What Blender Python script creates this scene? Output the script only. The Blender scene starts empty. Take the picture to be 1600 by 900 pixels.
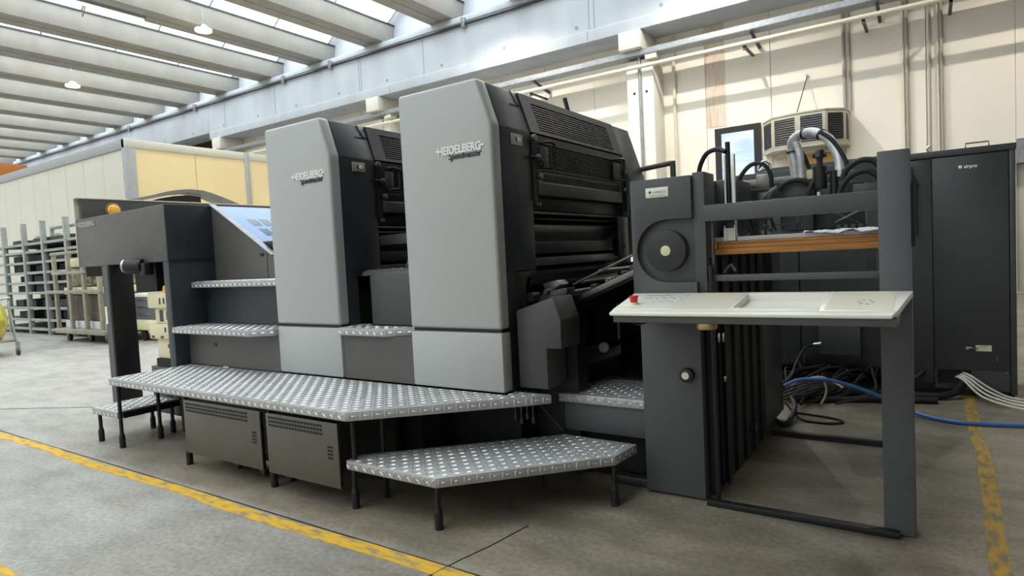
import bpy, bmesh, math, random
from mathutils import Vector, Matrix
random.seed(7)
S = bpy.context.scene
COL = S.collection

# ------------------------------------------------------------------ camera
cam_d = bpy.data.cameras.new('camera'); cam = bpy.data.objects.new('camera', cam_d); COL.objects.link(cam)
yaw, pitch, roll = math.radians(-33.87545), math.radians(-3.00404), math.radians(-2.93105)
fw = Vector((math.sin(yaw)*math.cos(pitch), math.cos(yaw)*math.cos(pitch), math.sin(pitch)))
rt = Vector((math.cos(yaw), -math.sin(yaw), 0)); up = rt.cross(fw)
r2 = math.cos(roll)*rt + math.sin(roll)*up; u2 = -math.sin(roll)*rt + math.cos(roll)*up
mw = Matrix((r2, u2, -fw)).transposed().to_4x4(); mw.translation = Vector((0, 0, 1.3))
cam.matrix_world = mw
cam_d.sensor_width = 36; cam_d.lens = 976.84/1600*36; cam_d.clip_end = 300
S.camera = cam

# ------------------------------------------------------------------ light
W = bpy.data.worlds.new('sky'); S.world = W; W.use_nodes = True
bg = W.node_tree.nodes['Background']; bg.inputs[0].default_value = (0.95, 0.98, 1.0, 1); bg.inputs[1].default_value = 0.86
SKYLIGHT = 3.7
S.view_settings.view_transform = 'Standard'; S.view_settings.look = 'None'
S.view_settings.gamma = 1; S.view_settings.exposure = 0.26
S.view_settings.use_curve_mapping = False

# ------------------------------------------------------------------ materials
def lin(c):
    return tuple(((v/255)/12.92 if v/255 <= .04045 else ((v/255+.055)/1.055)**2.4) for v in c)
MC = {}
def mat(name, c, rough=.5, metal=0.0, var=.06, scale=6, bump=0.0, bscale=80, c2=None, emit=0, spec=.5, stretch=None, thr=None):
    """procedural principled material: colour varied by noise, optional second colour c2 and fine bump"""
    if name in MC: return MC[name]
    m = bpy.data.materials.new(name); m.use_nodes = True; nt = m.node_tree; N = nt.nodes; L = nt.links
    p = N['Principled BSDF']
    a = lin(c)
    tc = N.new('ShaderNodeTexCoord'); vec = tc.outputs['Object']
    if stretch:
        mp = N.new('ShaderNodeMapping'); mp.inputs['Scale'].default_value = stretch; L.new(vec, mp.inputs[0]); vec = mp.outputs[0]
    nz = N.new('ShaderNodeTexNoise'); nz.inputs['Scale'].default_value = scale; nz.inputs['Detail'].default_value = 6; L.new(vec, nz.inputs['Vector'])
    cr = N.new('ShaderNodeValToRGB'); e = cr.color_ramp.elements
    if c2 is None:
        e[0].color = (*[max(0, v*(1-var*2)) for v in a], 1); e[1].color = (*[min(1, v*(1+var*2)) for v in a], 1)
        e[0].position = .3; e[1].position = .7
    else:
        e[0].color = (*a, 1); e[1].color = (*lin(c2), 1); t = thr or (.4, .6); e[0].position, e[1].position = t
    L.new(nz.outputs['Fac'], cr.inputs[0]); L.new(cr.outputs[0], p.inputs['Base Color'])
    p.inputs['Roughness'].default_value = rough; p.inputs['Metallic'].default_value = metal
    p.inputs['Specular IOR Level'].default_value = spec
    if bump:
        n2 = N.new('ShaderNodeTexNoise'); n2.inputs['Scale'].default_value = bscale; n2.inputs['Detail'].default_value = 3
        L.new(vec, n2.inputs['Vector']); b = N.new('ShaderNodeBump'); b.inputs['Strength'].default_value = bump; b.inputs['Distance'].default_value = .01
        L.new(n2.outputs['Fac'], b.inputs['Height']); L.new(b.outputs[0], p.inputs['Normal'])
    if emit:
        L.new(cr.outputs[0], p.inputs['Emission Color']); p.inputs['Emission Strength'].default_value = emit
    MC[name] = m; return m

LIGHT = mat('light_grey_paint', (172, 174, 173), .34, var=.015, scale=1.5, bump=.02, bscale=300)
PLATE = mat('graphite_paint', (47, 53, 59), .42, var=.03, bump=.04, bscale=400)
FEED = mat('dark_grey_paint', (74, 76, 77), .5, var=.03, bump=.06, bscale=350)
POSTM = mat('blue_grey_paint', (78, 80, 83), .5, var=.03, bump=.06, bscale=350)
WARM = mat('warm_grey_paint', (84, 82, 79), .45, var=.025, bump=.04, bscale=350)
DUCT = mat('moulded_grey_cover', (68, 68, 67), .5, var=.02, bump=.05, bscale=300)
BLACK = mat('black_metal', (15, 16, 18), .5, var=.1)
VOID = mat('black_metal_and_shade', (6, 6, 7), .7, var=.1)  # near-black; also stands in for deep shade in recesses
RUB = mat('black_rubber', (17, 18, 20), .65, var=.05)
DGREY = mat('steel_dark', (70, 70, 70), .4, .6, var=.08)
STEEL = mat('bright_steel', (180, 180, 178), .28, 1.0, var=.05)
BARM = mat('dull_steel', (120, 120, 116), .4, .8, var=.08)
TREAD = mat('tread_plate_metal', (172, 173, 173), .42, .5, var=.06, scale=9)
LUGM = mat('highlit_polished_lugs', (205, 206, 206), .3, .65, var=.04)  # polished by wear; tone also lifted for the lugs' highlights
WHITE = mat('white_plastic', (226, 224, 214), .4, var=.01)
CREAM = mat('cream_plastic', (214, 206, 170), .45, var=.02)
TEXTW = mat('white_lettering', (235, 235, 232), .4, var=0)
TEXTD = mat('dark_lettering', (45, 49, 58), .5, var=0)
VENT = mat('brown_grey_sheet_metal', (84, 79, 72), .5, var=.06, scale=3, bump=.04)
CAB = mat('charcoal_cabinet_paint', (54, 57, 58), .42, var=.08, scale=2.5, bump=.04, bscale=200)
CABD = mat('charcoal_cabinet_trim', (62, 64, 66), .45, var=.03)
WOOD = mat('pine_wood', (176, 120, 58), .55, var=.12, scale=5, stretch=(1, 12, 12), bump=.1)
PAPER = mat('white_paper', (205, 205, 208), .6, var=.04, scale=10)
HOSE = mat('silver_hose_plastic', (190, 190, 192), .28, .2, var=.1, scale=20)
CONC = mat('joist_concrete', (156, 153, 146), .8, var=.04, scale=2, bump=.1, bscale=30)
BEAMC = mat('beam_concrete', (188, 194, 203), .8, var=.035, scale=1.2, stretch=(1.5, 1, .5))
WALLC = mat('cream_wall_paint', (238, 231, 219), .8, var=.015, scale=.6)
STRIPE = mat('shadow_band_grey', (196, 195, 194), .8, var=.02)  # unused; grey of the cable tray's shadow band
RUST = mat('rust_stained_paint', (214, 203, 186), .8, c2=(206, 160, 140), scale=3, stretch=(6, 6, .35), thr=(.48, .75))
PARTW = mat('pale_partition_panel', (196, 192, 178), .6, var=.02, scale=.8)
PARTY = mat('yellow_partition_panel', (224, 202, 154), .6, var=.02, scale=.8)
PTRIM = mat('partition_trim', (150, 152, 152), .5, var=.03)
GALV = mat('galvanised_steel', (150, 154, 158), .45, .5, var=.08, scale=12)
WPIPE = mat('white_pipe_paint', (214, 208, 190), .5, var=.02)
RACK = mat('rack_paint', (140, 144, 140), .55, var=.08)
RACKD = mat('dark_goods_and_shade', (36, 37, 38), .7, c2=(60, 58, 54), scale=8)
CARTM = mat('cart_metal', (140, 136, 118), .55, var=.1)
BAG = mat('yellow_green_plastic_bag', (182, 172, 78), .25, var=.2, scale=7, bump=.6, bscale=9)
RED = mat('red_plastic', (200, 28, 38), .35, var=.02)
BLUE = mat('blue_hose_plastic', (62, 110, 176), .35, var=.03)
WCAB = mat('white_cable_plastic', (205, 203, 188), .45, var=.03)
BRASS = mat('brass', (178, 160, 112), .35, .6, var=.05)
AMBER = mat('amber_lens', (226, 170, 80), .2, var=.15, scale=40, emit=.25)
ORANGE = mat('orange_crane_paint', (176, 104, 36), .5, var=.04)
OCHRE = mat('warm_lit_wall_ochre', (222, 180, 104), .6, var=.05)  # tone of the lamplit wall under the cooler
DOORW = mat('white_door_paint', (205, 203, 190), .6, var=.02)
GLOSS = mat('sky_reflection_blue', (118, 148, 196), .3, var=.05, scale=3, spec=.6)  # sky reflection on the sloped cover, painted as plain blue
YWORN = mat('very_worn_yellow_line_paint', (170, 134, 40), .75, c2=(112, 104, 84), scale=9, stretch=(3, 1, 1), thr=(.42, .62), bump=.15, bscale=60)
YLINE = mat('worn_yellow_line_paint', (214, 168, 32), .7, c2=(142, 130, 104), scale=9, stretch=(1, 3, 1), thr=(.46, .66), bump=.15, bscale=60)

def floor_mat():
    m = bpy.data.materials.new('stained_concrete_floor'); m.use_nodes = True; nt = m.node_tree; N = nt.nodes; L = nt.links
    p = N['Principled BSDF']; tc = N.new('ShaderNodeTexCoord')
    def noise(sc, det, st=None):
        v = tc.outputs['Object']
        if st:
            mp = N.new('ShaderNodeMapping'); mp.inputs['Scale'].default_value = st; L.new(v, mp.inputs[0]); v = mp.outputs[0]
        n = N.new('ShaderNodeTexNoise'); n.inputs['Scale'].default_value = sc; n.inputs['Detail'].default_value = det; L.new(v, n.inputs['Vector']); return n.outputs['Fac']
    def ramp(f, a, b, p0, p1):
        r = N.new('ShaderNodeValToRGB'); r.color_ramp.elements[0].color = (*lin(a), 1); r.color_ramp.elements[1].color = (*lin(b), 1)
        r.color_ramp.elements[0].position = p0; r.color_ramp.elements[1].position = p1; L.new(f, r.inputs[0]); return r.outputs[0]
    def mix(a, b, f, mode='MIX', fac=None):
        x = N.new('ShaderNodeMix'); x.data_type = 'RGBA'; x.blend_type = mode
        L.new(a, x.inputs[6]); L.new(b, x.inputs[7])
        if fac is None: L.new(f, x.inputs[0])
        else: x.inputs[0].default_value = fac
        return x.outputs[2]
    cool = ramp(noise(1.1, 8, (1, 2, 1)), (159, 157, 152), (179, 176, 170), .3, .7)
    warm = ramp(noise(1.6, 8, (1, 2, 1)), (112, 105, 92), (152, 143, 126), .3, .7)
    sx = N.new('ShaderNodeSeparateXYZ'); L.new(tc.outputs['Object'], sx.inputs[0])
    # browner by the press and to the right: stain plus dimmer light in colour
    a = N.new('ShaderNodeMapRange'); a.inputs[1].default_value = 1.95; a.inputs[2].default_value = 2.02; L.new(sx.outputs[1], a.inputs[0])
    b = N.new('ShaderNodeMapRange'); b.inputs[1].default_value = -6.4; b.inputs[2].default_value = -4.0; L.new(sx.outputs[0], b.inputs[0])
    mm = N.new('ShaderNodeMath'); mm.operation = 'MULTIPLY'; L.new(a.outputs[0], mm.inputs[0]); L.new(b.outputs[0], mm.inputs[1])
    b3 = N.new('ShaderNodeMapRange'); b3.inputs[1].default_value = -3.5; b3.inputs[2].default_value = -1.0; L.new(sx.outputs[0], b3.inputs[0])
    mx = N.new('ShaderNodeMath'); mx.operation = 'MAXIMUM'; L.new(mm.outputs[0], mx.inputs[0]); L.new(b3.outputs[0], mx.inputs[1])
    base = mix(cool, warm, mx.outputs[0])
    stain = ramp(noise(3.2, 10, (1, 1.8, 1)), (176, 171, 164), (255, 255, 255), .3, .6)
    base = mix(base, stain, None, 'MULTIPLY', .45)
    speck = ramp(noise(38, 6), (176, 174, 170), (255, 255, 255), .35, .6)
    base = mix(base, speck, None, 'MULTIPLY', .45)
    L.new(base, p.inputs['Base Color'])
    rr = N.new('ShaderNodeMapRange'); rr.inputs[3].default_value = .32; rr.inputs[4].default_value = .62; L.new(noise(2.2, 6), rr.inputs[0]); L.new(rr.outputs[0], p.inputs['Roughness'])
    p.inputs['Specular IOR Level'].default_value = .35
    bp = N.new('ShaderNodeBump'); bp.inputs['Strength'].default_value = .12; bp.inputs['Distance'].default_value = .01; L.new(noise(25, 5), bp.inputs['Height']); L.new(bp.outputs[0], p.inputs['Normal'])
    return m
FLOORM = floor_mat()

def emit_mat(name, c, s, c2=None, scale=3, stretch=None):
    m = bpy.data.materials.new(name); m.use_nodes = True; nt = m.node_tree; N = nt.nodes; L = nt.links
    N.remove(N['Principled BSDF']); e = N.new('ShaderNodeEmission'); e.inputs[1].default_value = s
    if c2:
        tc = N.new('ShaderNodeTexCoord'); mp = N.new('ShaderNodeMapping'); mp.inputs['Scale'].default_value = stretch or (1, 1, 1); L.new(tc.outputs['Object'], mp.inputs[0])
        n = N.new('ShaderNodeTexNoise'); n.inputs['Scale'].default_value = scale; L.new(mp.outputs[0], n.inputs['Vector'])
        r = N.new('ShaderNodeValToRGB'); r.color_ramp.elements[0].color = (*c, 1); r.color_ramp.elements[1].color = (*c2, 1); r.color_ramp.elements[0].position = .4; r.color_ramp.elements[1].position = .6
        L.new(n.outputs['Fac'], r.inputs[0]); L.new(r.outputs[0], e.inputs[0])
    else: e.inputs[0].default_value = (*c, 1)
    L.new(e.outputs[0], N['Material Output'].inputs[0]); return m
SKYP = emit_mat('daylit_skylight_sheet', (.90, .98, 1.0), SKYLIGHT)
LAMP = emit_mat('lamp_glow', (1.0, .84, .55), 7)
TUBE = emit_mat('tube_glow', (.85, .97, 1.0), 5)
PANE = emit_mat('backlit_frosted_pane', (.60, .78, .96), .95, (.84, .94, 1.0), 1.4, (1, 1, 4))

# ------------------------------------------------------------------ mesh helpers
def woff(p):
    v = Vector((0, 0, 0))
    while p is not None: v += p.location; p = p.parent
    return v
class MB:
    def __init__(s): s.v = []; s.f = []
    def add(s, bm):
        o = len(s.v); bm.verts.index_update()
        s.v += [tuple(v.co) for v in bm.verts]; s.f += [[o+v.index for v in f.verts] for f in bm.faces]; bm.free(); return s
    def raw(s, v, f):
        o = len(s.v); s.v += [tuple(a) for a in v]; s.f += [[o+i for i in a] for a in f]; return s
    def _bev(s, bm, b, seg):
        bmesh.ops.recalc_face_normals(bm, faces=bm.faces)
        if b: bmesh.ops.bevel(bm, geom=list(bm.edges), offset=b, segments=seg, profile=.5, affect='EDGES', clamp_overlap=True)
        return s.add(bm)
    def box(s, x0, x1, y0, y1, z0, z1, b=0, seg=2):
        if not b:
            return s.raw([(x0,y0,z0),(x1,y0,z0),(x1,y1,z0),(x0,y1,z0),(x0,y0,z1),(x1,y0,z1),(x1,y1,z1),(x0,y1,z1)],
                         [(3,2,1,0),(4,5,6,7),(0,1,5,4),(1,2,6,5),(2,3,7,6),(3,0,4,7)])
        bm = bmesh.new(); bmesh.ops.create_cube(bm, size=1)
        for v in bm.verts: v.co = Vector(((x0+x1)/2+v.co.x*(x1-x0), (y0+y1)/2+v.co.y*(y1-y0), (z0+z1)/2+v.co.z*(z1-z0)))
        return s._bev(bm, b, seg)
    def prism(s, pts, ax, a0, a1, b=0, seg=2):
        def P(q, a): return {'x': (a, q[0], q[1]), 'y': (q[0], a, q[1]), 'z': (q[0], q[1], a)}[ax]
        bm = bmesh.new(); A = [bm.verts.new(P(q, a0)) for q in pts]; B = [bm.verts.new(P(q, a1)) for q in pts]
        n = len(pts); bm.faces.new(A); bm.faces.new(B[::-1])
        for i in range(n): bm.faces.new((A[i], B[i], B[(i+1) % n], A[(i+1) % n]))
        return s._bev(bm, b, seg)
    def cyl(s, p0, p1, r, n=14, ra=None, b=0):
        p0, p1 = Vector(p0), Vector(p1); d = (p1-p0); ln = d.length; q = d.to_track_quat('Z', 'Y')
        bm = bmesh.new(); bmesh.ops.create_cone(bm, cap_ends=True, segments=n, radius1=r, radius2=r if ra is None else ra, depth=ln)
        if b:
            bmesh.ops.bevel(bm, geom=[e for e in bm.edges if abs(e.verts[0].co.z-e.verts[1].co.z) < 1e-6], offset=b, segments=2, profile=.5, affect='EDGES')
        for v in bm.verts: v.co = (p0+p1)/2 + q @ v.co
        return s.add(bm)
    def ball(s, c, r, sx=1, sy=1, sz=1, u=14, w=8):
        bm = bmesh.new(); bmesh.ops.create_uvsphere(bm, u_segments=u, v_segments=w, radius=r)
        for v in bm.verts: v.co = Vector((c[0]+v.co.x*sx, c[1]+v.co.y*sy, c[2]+v.co.z*sz))
        return s.add(bm)
    def tube(s, pts, r, n=8, smooth=6, rad=None):
        P = [Vector(p) for p in pts]
        if smooth and len(P) > 2:
            Q = []
            for i in range(len(P)-1):
                a, b, c, d = P[max(i-1, 0)], P[i], P[i+1], P[min(i+2, len(P)-1)]
                for k in range(smooth):
                    t = k/smooth
                    Q.append(.5*((2*b)+(c-a)*t+(2*a-5*b+4*c-d)*t*t+(3*b-a-3*c+d)*t**3))
            P = Q+[P[-1]]
        m = len(P); o = len(s.v); nrm = None
        for i, p in enumerate(P):
            t = (P[min(i+1, m-1)]-P[max(i-1, 0)]).normalized()
            if nrm is None:
                nrm = t.orthogonal().normalized()
            nrm = (nrm-t*nrm.dot(t)).normalized(); bn = t.cross(nrm)
            rr = rad(i/(m-1), i) if rad else r
            for k in range(n):
                a = 2*math.pi*k/n; s.v.append(tuple(p+(nrm*math.cos(a)+bn*math.sin(a))*rr))
        for i in range(m-1):
            for k in range(n): s.f.append([o+i*n+k, o+i*n+(k+1) % n, o+(i+1)*n+(k+1) % n, o+(i+1)*n+k])
        s.f.append([o+k for k in range(n)][::-1]); s.f.append([o+(m-1)*n+k for k in range(n)]); return s
    def build(s, name, m, parent=None, smooth=True, ang=35):
        me = bpy.data.meshes.new(name); off = woff(parent)
        me.from_pydata([(a[0]-off.x, a[1]-off.y, a[2]-off.z) for a in s.v], [], s.f)
        bm = bmesh.new(); bm.from_mesh(me); bmesh.ops.recalc_face_normals(bm, faces=bm.faces)
        for f in bm.faces: f.smooth = smooth
        bm.to_mesh(me); bm.free()
        if smooth: me.set_sharp_from_angle(angle=math.radians(ang))
        me.materials.append(m); o = bpy.data.objects.new(name, me); COL.objects.link(o)
        if parent is not None: o.parent = parent
        return o
def box(name, m, parent, *a, b=0): return MB().box(*a, b=b).build(name, m, parent)
def tag(o, label, cat=None, group=None, kind=None):
    o['label'] = label
    if cat: o['category'] = cat
    if group: o['group'] = group
    if kind: o['kind'] = kind
    return o
def thing(name, label, cat, loc, group=None, kind=None):
    o = bpy.data.objects.new(name, None); o.empty_display_size = .1; COL.objects.link(o); o.location = loc
    return tag(o, label, cat, group, kind)
def copy_tree(o, parent=None, d=(0, 0, 0)):
    c = o.copy(); COL.objects.link(c)
    if parent is not None: c.parent = parent
    c.location = o.location + Vector(d)
    for ch in list(o.children): copy_tree(ch, c)
    return c
def text(name, body, size, mtl, parent, origin, rot=(math.pi/2, 0, 0), ext=.002, off=0, shear=0, sx=1, width=None, space=1):
    cu = bpy.data.curves.new(name, 'FONT'); cu.body = body; cu.size = size; cu.extrude = ext; cu.offset = off; cu.shear = shear; cu.space_character = space
    o = bpy.data.objects.new(name, cu); COL.objects.link(o)
    dg = bpy.context.evaluated_depsgraph_get(); me = bpy.data.meshes.new_from_object(o.evaluated_get(dg))
    bpy.data.objects.remove(o); bpy.data.curves.remove(cu)
    xs = [v.co.x for v in me.vertices]; k = sx if width is None else width/(max(xs)-min(xs)); x0 = min(xs)
    from mathutils import Euler
    R = Euler(rot).to_matrix(); offv = woff(parent)
    for v in me.vertices: v.co = R @ Vector(((v.co.x-x0)*k, v.co.y, v.co.z)) + Vector(origin) - offv
    me.materials.clear(); me.materials.append(mtl); me.name = name
    q = bpy.data.objects.new(name, me); COL.objects.link(q); q.parent = parent; return q

def inside(p, poly):
    r = False; n = len(poly)
    for i in range(n):
        a, b = poly[i], poly[(i+1) % n]
        if (a[1] > p[1]) != (b[1] > p[1]) and p[0] < (b[0]-a[0])*(p[1]-a[1])/(b[1]-a[1])+a[0]: r = not r
    return r
def edist(p, poly):
    d = 9
    for i in range(len(poly)):
        a = Vector(poly[i]); b = Vector(poly[(i+1) % len(poly)]); q = Vector(p); t = max(0, min(1, (q-a).dot(b-a)/(b-a).length_squared)); d = min(d, (q-a-(b-a)*t).length)
    return d
def lug(mb, c, d, n, L=.034, w=.0095, h=.0032):
    c, d, n = Vector(c), Vector(d).normalized(), Vector(n); s = n.cross(d)
    v = [c-d*L/2, c-d*L*.2+s*w/2, c+d*L*.2+s*w/2, c+d*L/2, c+d*L*.2-s*w/2, c-d*L*.2-s*w/2, c-d*L*.25+n*h, c+d*L*.25+n*h]
    mb.raw(v, [(0,6,1),(1,6,7,2),(2,7,3),(3,7,4),(4,7,6,5),(5,6,0)])
def treads(poly, z0, z1, parent, skirt=(), pitch=.0425):
    """raised lugs of a tread plate over a polygon and down the given edges of its skirt: too small to pick apart singly"""
    mb = MB(); xs = [p[0] for p in poly]; ys = [p[1] for p in poly]
    i0, i1 = int(min(xs)/pitch)-1, int(max(xs)/pitch)+1; j0, j1 = int(min(ys)/pitch)-1, int(max(ys)/pitch)+1
    for i in range(i0, i1):
        for j in range(j0, j1):
            p = (i*pitch, j*pitch)
            if inside(p, poly) and edist(p, poly) > .016:
                lug(mb, (p[0], p[1], z1), (1, 1 if (i+j) % 2 else -1, 0), (0, 0, 1))
    for k in skirt:
        a, b = Vector((*poly[k], 0)), Vector((*poly[(k+1) % len(poly)], 0)); d = (b-a); ln = d.length; d.normalize(); n = Vector((d.y, -d.x, 0))
        if inside((((a+b)/2)+n*.01)[:2], poly): n = -n
        diag = abs(d.x) > .2 and abs(d.y) > .2; m = int(ln/(pitch*.72)); zc = (z0+z1)/2
        for q in range(m):
            c = a+d*(ln*(q+.5)/m); c.z = zc+(0 if diag else (.008 if q % 2 else -.008))
            if diag: e = d if q % 2 else Vector((0, 0, 1))
            else: e = d+Vector((0, 0, 1 if q % 2 else -1))
            lug(mb, c, e, n, L=.036 if diag else .032)
    o = mb.build('tread_pattern', LUGM, parent, smooth=False); o['kind'] = 'stuff'; return o
def foot_leg(parent, x, y, z1, r=.0135):
    lg = MB().cyl((x, y, .085), (x, y, z1), r, 12).build('leg', BLACK, parent)
    MB().cyl((x, y, .001), (x, y, .085), .021, 12).cyl((x, y, .085), (x, y, .11), .021, 12, ra=r).build('rubber_foot', RUB, lg); return lg
def deck(parent, poly, z, t=.048):
    MB().prism(poly, 'z', z-t, z, b=.006).build('deck_plate', TREAD, parent)

# ================================================================== STRUCTURE
fl = MB().box(-62, 14, -30, 30, -.2, 0).build('floor', FLOORM); tag(fl, 'stained grey and tan concrete workshop floor', kind='structure')
# yellow lines and joints painted and cut in the floor
def strip(name, m, pts, w, label, z=.0025):
    mb = MB()
    L_, R_ = [], []
    for i, p in enumerate(pts):
        a = Vector(pts[max(i-1, 0)]); b = Vector(pts[min(i+1, len(pts)-1)]); d = (b-a).normalized(); n = Vector((-d.y, d.x)); wi = w*(1+random.uniform(-.06, .06))
        L_.append((p[0]+n.x*wi/2, p[1]+n.y*wi/2)); R_.append((p[0]-n.x*wi/2, p[1]-n.y*wi/2))
    for i in range(len(pts)-1): mb.prism([L_[i], R_[i], R_[i+1], L_[i+1]], 'z', .0002, z)
    o = mb.build(name, m, smooth=False); return tag(o, label, kind='structure')
strip('trim_1', YLINE, [(-14+.4*i, 1.905+.012*math.sin(i*1.3)) for i in range(34)]+[(-.6, 1.90), (.5, 1.9)], .082, 'worn yellow floor line running in front of the walkway')
strip('trim_2', YWORN, [(.232, 7.0), (.235, 5.6), (.228, 5.0), (.24, 4.4), (.232, 3.8), (.214, 3.3), (.206, 2.6), (.2, 1.2)], .072, 'worn yellow floor line running past the end post toward the cabinet')
strip('trim_3', YLINE, [(-6+.4*i, .945) for i in range(9)], .09, 'yellow floor line in the bottom left corner of the picture')
strip('trim_4', VOID, [(-16, 1.955), (-8, 1.955), (-3, 1.957), (.5, 1.955)], .007, 'dark floor joint along the long yellow line', z=.003)
strip('trim_5', VOID, [(-1.62, 2.45), (-1.66, 2.2), (-1.70, 2.03), (-1.74, 1.8), (-1.78, 1.3)], .004, 'thin dark crack in the floor before the low step', z=.003)
strip('trim_6', VOID, [(-8.4, 2.05), (-7.5, 2.5), (-6.6, 2.95), (-5.9, 3.4)], .006, 'faint slab joint on the floor beside the walkway end', z=.003)

# ceiling: concrete joists with skylight strips between
ce = thing('ceiling', 'concrete joist roof with skylight strips', None, (0, 0, 8.5), kind='structure')
prof = [(-14.78, 8.5), (-15.65, 8.5), (-15.74, 9.09), (-15.66, 9.09), (-15.58, 8.62), (-14.85, 8.62), (-14.77, 9.09), (-14.69, 9.09)]
MBj = MB().prism(prof, 'y', -13.5, 15.66, b=.008); MBj.box(-15.62, -14.81, 15.16, 15.2, 8.47, 8.5)
j0 = MBj.build('roof_joist', CONC, ce)
MB().box(-14.70, -14.665, -13.5, 15.66, 9.05, 9.10).build('joist_flashing', PLATE, j0)
# shallow groove strips in the soffit
g0 = MB().box(-15.25, -15.21, -13.5, 15.1, 8.485, 8.5).build('soffit_rib', CONC, j0)
PIT = 2.93
arc = [(-15.68, 9.12), (-16.1, 9.42), (-16.67, 9.52), (-17.24, 9.42), (-17.66, 9.12)]
def band(lo, hi): return [(x, z+hi) for x, z in arc]+[(x, z+lo) for x, z in arc[::-1]]
pane0 = MB().prism(band(-.01, 0), 'y', 0, 2.16).build('skylight_sheet', SKYP, ce)
bar0 = MB().prism(band(-.05, -.012), 'y', 2.16, 2.2).build('skylight_bar', GALV, ce)
box('shading_roof_slab', CONC, ce, -.35, 14, -13.6, 15.7, 9.12, 9.3)  # unseen solid slab, added to keep daylight off the right side
first = True
for k in range(-6, 16):
    dx = -k*PIT
    if k: copy_tree(j0, ce, (dx, 0, 0))
    if k < -5: continue
    for i in range(-6, 7):
        for b_ in (pane0, bar0):
            c = b_ if first else b_.copy()
            if not first: COL.objects.link(c)
            c.location = (dx, i*2.2, 0)
        first = False

# back wall: precast panels, columns, roof beam
wb = thing('wall_back', 'cream precast panel wall behind the press', None, (-10, 16.2, 0), kind='structure')
box('wall_core', WALLC, wb, -46, 1.46, 16.3, 16.5, 0, 9.9)
edges = [-1.57+1.55*k for k in range(-15, 2)]
for a, b in zip(edges, edges[1:]+[1.46]):
    if abs(a+4.67) < .05:       # the panel that holds the window
        MB().box(a+.006, -4.46, 16.2, 16.3, 0, 6.78).box(-3.37, b-.006, 16.2, 16.3, 0, 6.78).box(-4.46, -3.37, 16.2, 16.3, 4.2, 6.78).box(-4.46, -3.37, 16.2, 16.3, 0, 2.35).build('wall_panel', WALLC, wb)
    else: box('wall_panel', WALLC, wb, a+.006, b-.006, 16.2, 16.3, 0, 6.78)
box('rust_streak', RUST, wb, -4.66, -4.18, 16.19, 16.2, 4.25, 6.77)
box('door_header', GALV, wb, 1.46, 6.5, 16.1, 16.5, 2.62, 3.1)
box('upper_panel', WALLC, wb, 1.46, 14, 16.2, 16.5, 3.1, 9.9)
box('upper_wall', BEAMC, wb, -46, 14, 15.68, 15.9, 8.45, 10.4)
COLM = mat('pale_column_concrete', (222, 218, 208), .8, var=.03, scale=1.5)
bm_ = MB().prism([(15.17, 6.775), (16.2, 6.775), (16.2, 8.45), (15.2, 8.45), (15.2, 7.075), (15.17, 7.055)], 'x', -25.05, 14, b=.008).build('roof_beam', BEAMC, wb)
MB().box(-46, -25.06, 15.2, 16.2, 7.07, 8.45, b=.008).build('roof_beam', BEAMC, wb)
box('recess_shade_sheet', VOID, wb, -46, -25.06, 16.15, 16.19, 4.5, 7.06)  # black sheet paints the shade of the recess under the shallower beam
MB().box(-46, 14, 15.165, 15.2, 8.30, 8.47, b=.01).build('beam_ledge', BEAMC, bm_)
hol = MB()
for x in (-10.05+2.33*k for k in range(-12, 5)): hol.cyl((x, 15.195, 7.22), (x, 15.205, 7.22), .05, 12)
for x in (-13.1, -15.9, -16.0, -20.6, -7.35, -7.2, -23.9): hol.box(x-.012, x+.012, 15.196, 15.2, 7.09, 8.28)
for x in (-14.6, -7.4): hol.box(x-.01, x+.01, 15.165, 15.17, 6.8, 7.05)
hol.build('beam_joint', PTRIM, bm_)['kind'] = 'stuff'
MB().tube([(-46, 15.13, 8.2), (14, 15.13, 8.2)], .042, 10, 0).build('conduit', DGREY, wb)
cl = MB()
for x in (-11.4, -17.3, -19.9, -25.9, -31.6): cl.box(x-.05, x+.07, 15.05, 15.2, 8.1, 8.38, b=.01)
cl.build('conduit_clamp', GALV, wb)['kind'] = 'stuff'
def column(x):
    c = MB().box(x-.37, x-.05, 15.45, 16.2, 0, 6.1, b=.02).box(x+.03, x+.34, 15.45, 16.2, 0, 6.1, b=.02).box(x-.06, x+.04, 15.52, 16.2, 0, 6.1).build('column', COLM, wb)
    MB().box(x-.42, x+.17, 15.1, 16.2, 6.32, 6.775, b=.03).build('corbel', COLM, c)
    MB().box(x+.2, x+.5, 15.3, 15.6, 6.04, 6.2, b=.01).build('bracket_block', WPIPE, c)
    d = MB()
    for s_ in (-.17, .16): d.cyl((x+s_, 15.44, 5.28), (x+s_, 15.455, 5.28), .035, 12)
    d.build('bolt_hole', BLACK, c)
    return c
for x in (-6.1, -15.25, -24.4): column(x)
MB().tube([(-5.45, 16.12, 0), (-5.45, 16.12, 6.7)], .045, 8, 0).build('downpipe', WPIPE, wb)
MB().tube([(-6.1, 15.42, .5), (-6.1, 15.42, 6.3)], .035, 8, 0).build('downpipe', GALV, wb)
MB().tube([(-8.75, 15.5, 5.0), (-8.75, 15.5, 5.95)], .02, 8, 0).build('downpipe', GALV, wb)
# window
wd = thing('window_1', 'dark framed window with frosted blue white pane in the cream wall', None, (-3.92, 16.2, 2.4), kind='structure')
for a_ in ((-4.46, -3.37, 16.12, 16.24, 4.05, 4.19), (-4.46, -3.37, 16.12, 16.24, 2.36, 2.5), (-4.46, -4.31, 16.12, 16.24, 2.5, 4.05), (-3.53, -3.37, 16.12, 16.24, 2.5, 4.05)): MB().box(*a_).build('window_frame', BLACK, wd)
box('window_pane', PANE, wd, -4.31, -3.53, 16.17, 16.18, 2.5, 4.05)
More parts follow.
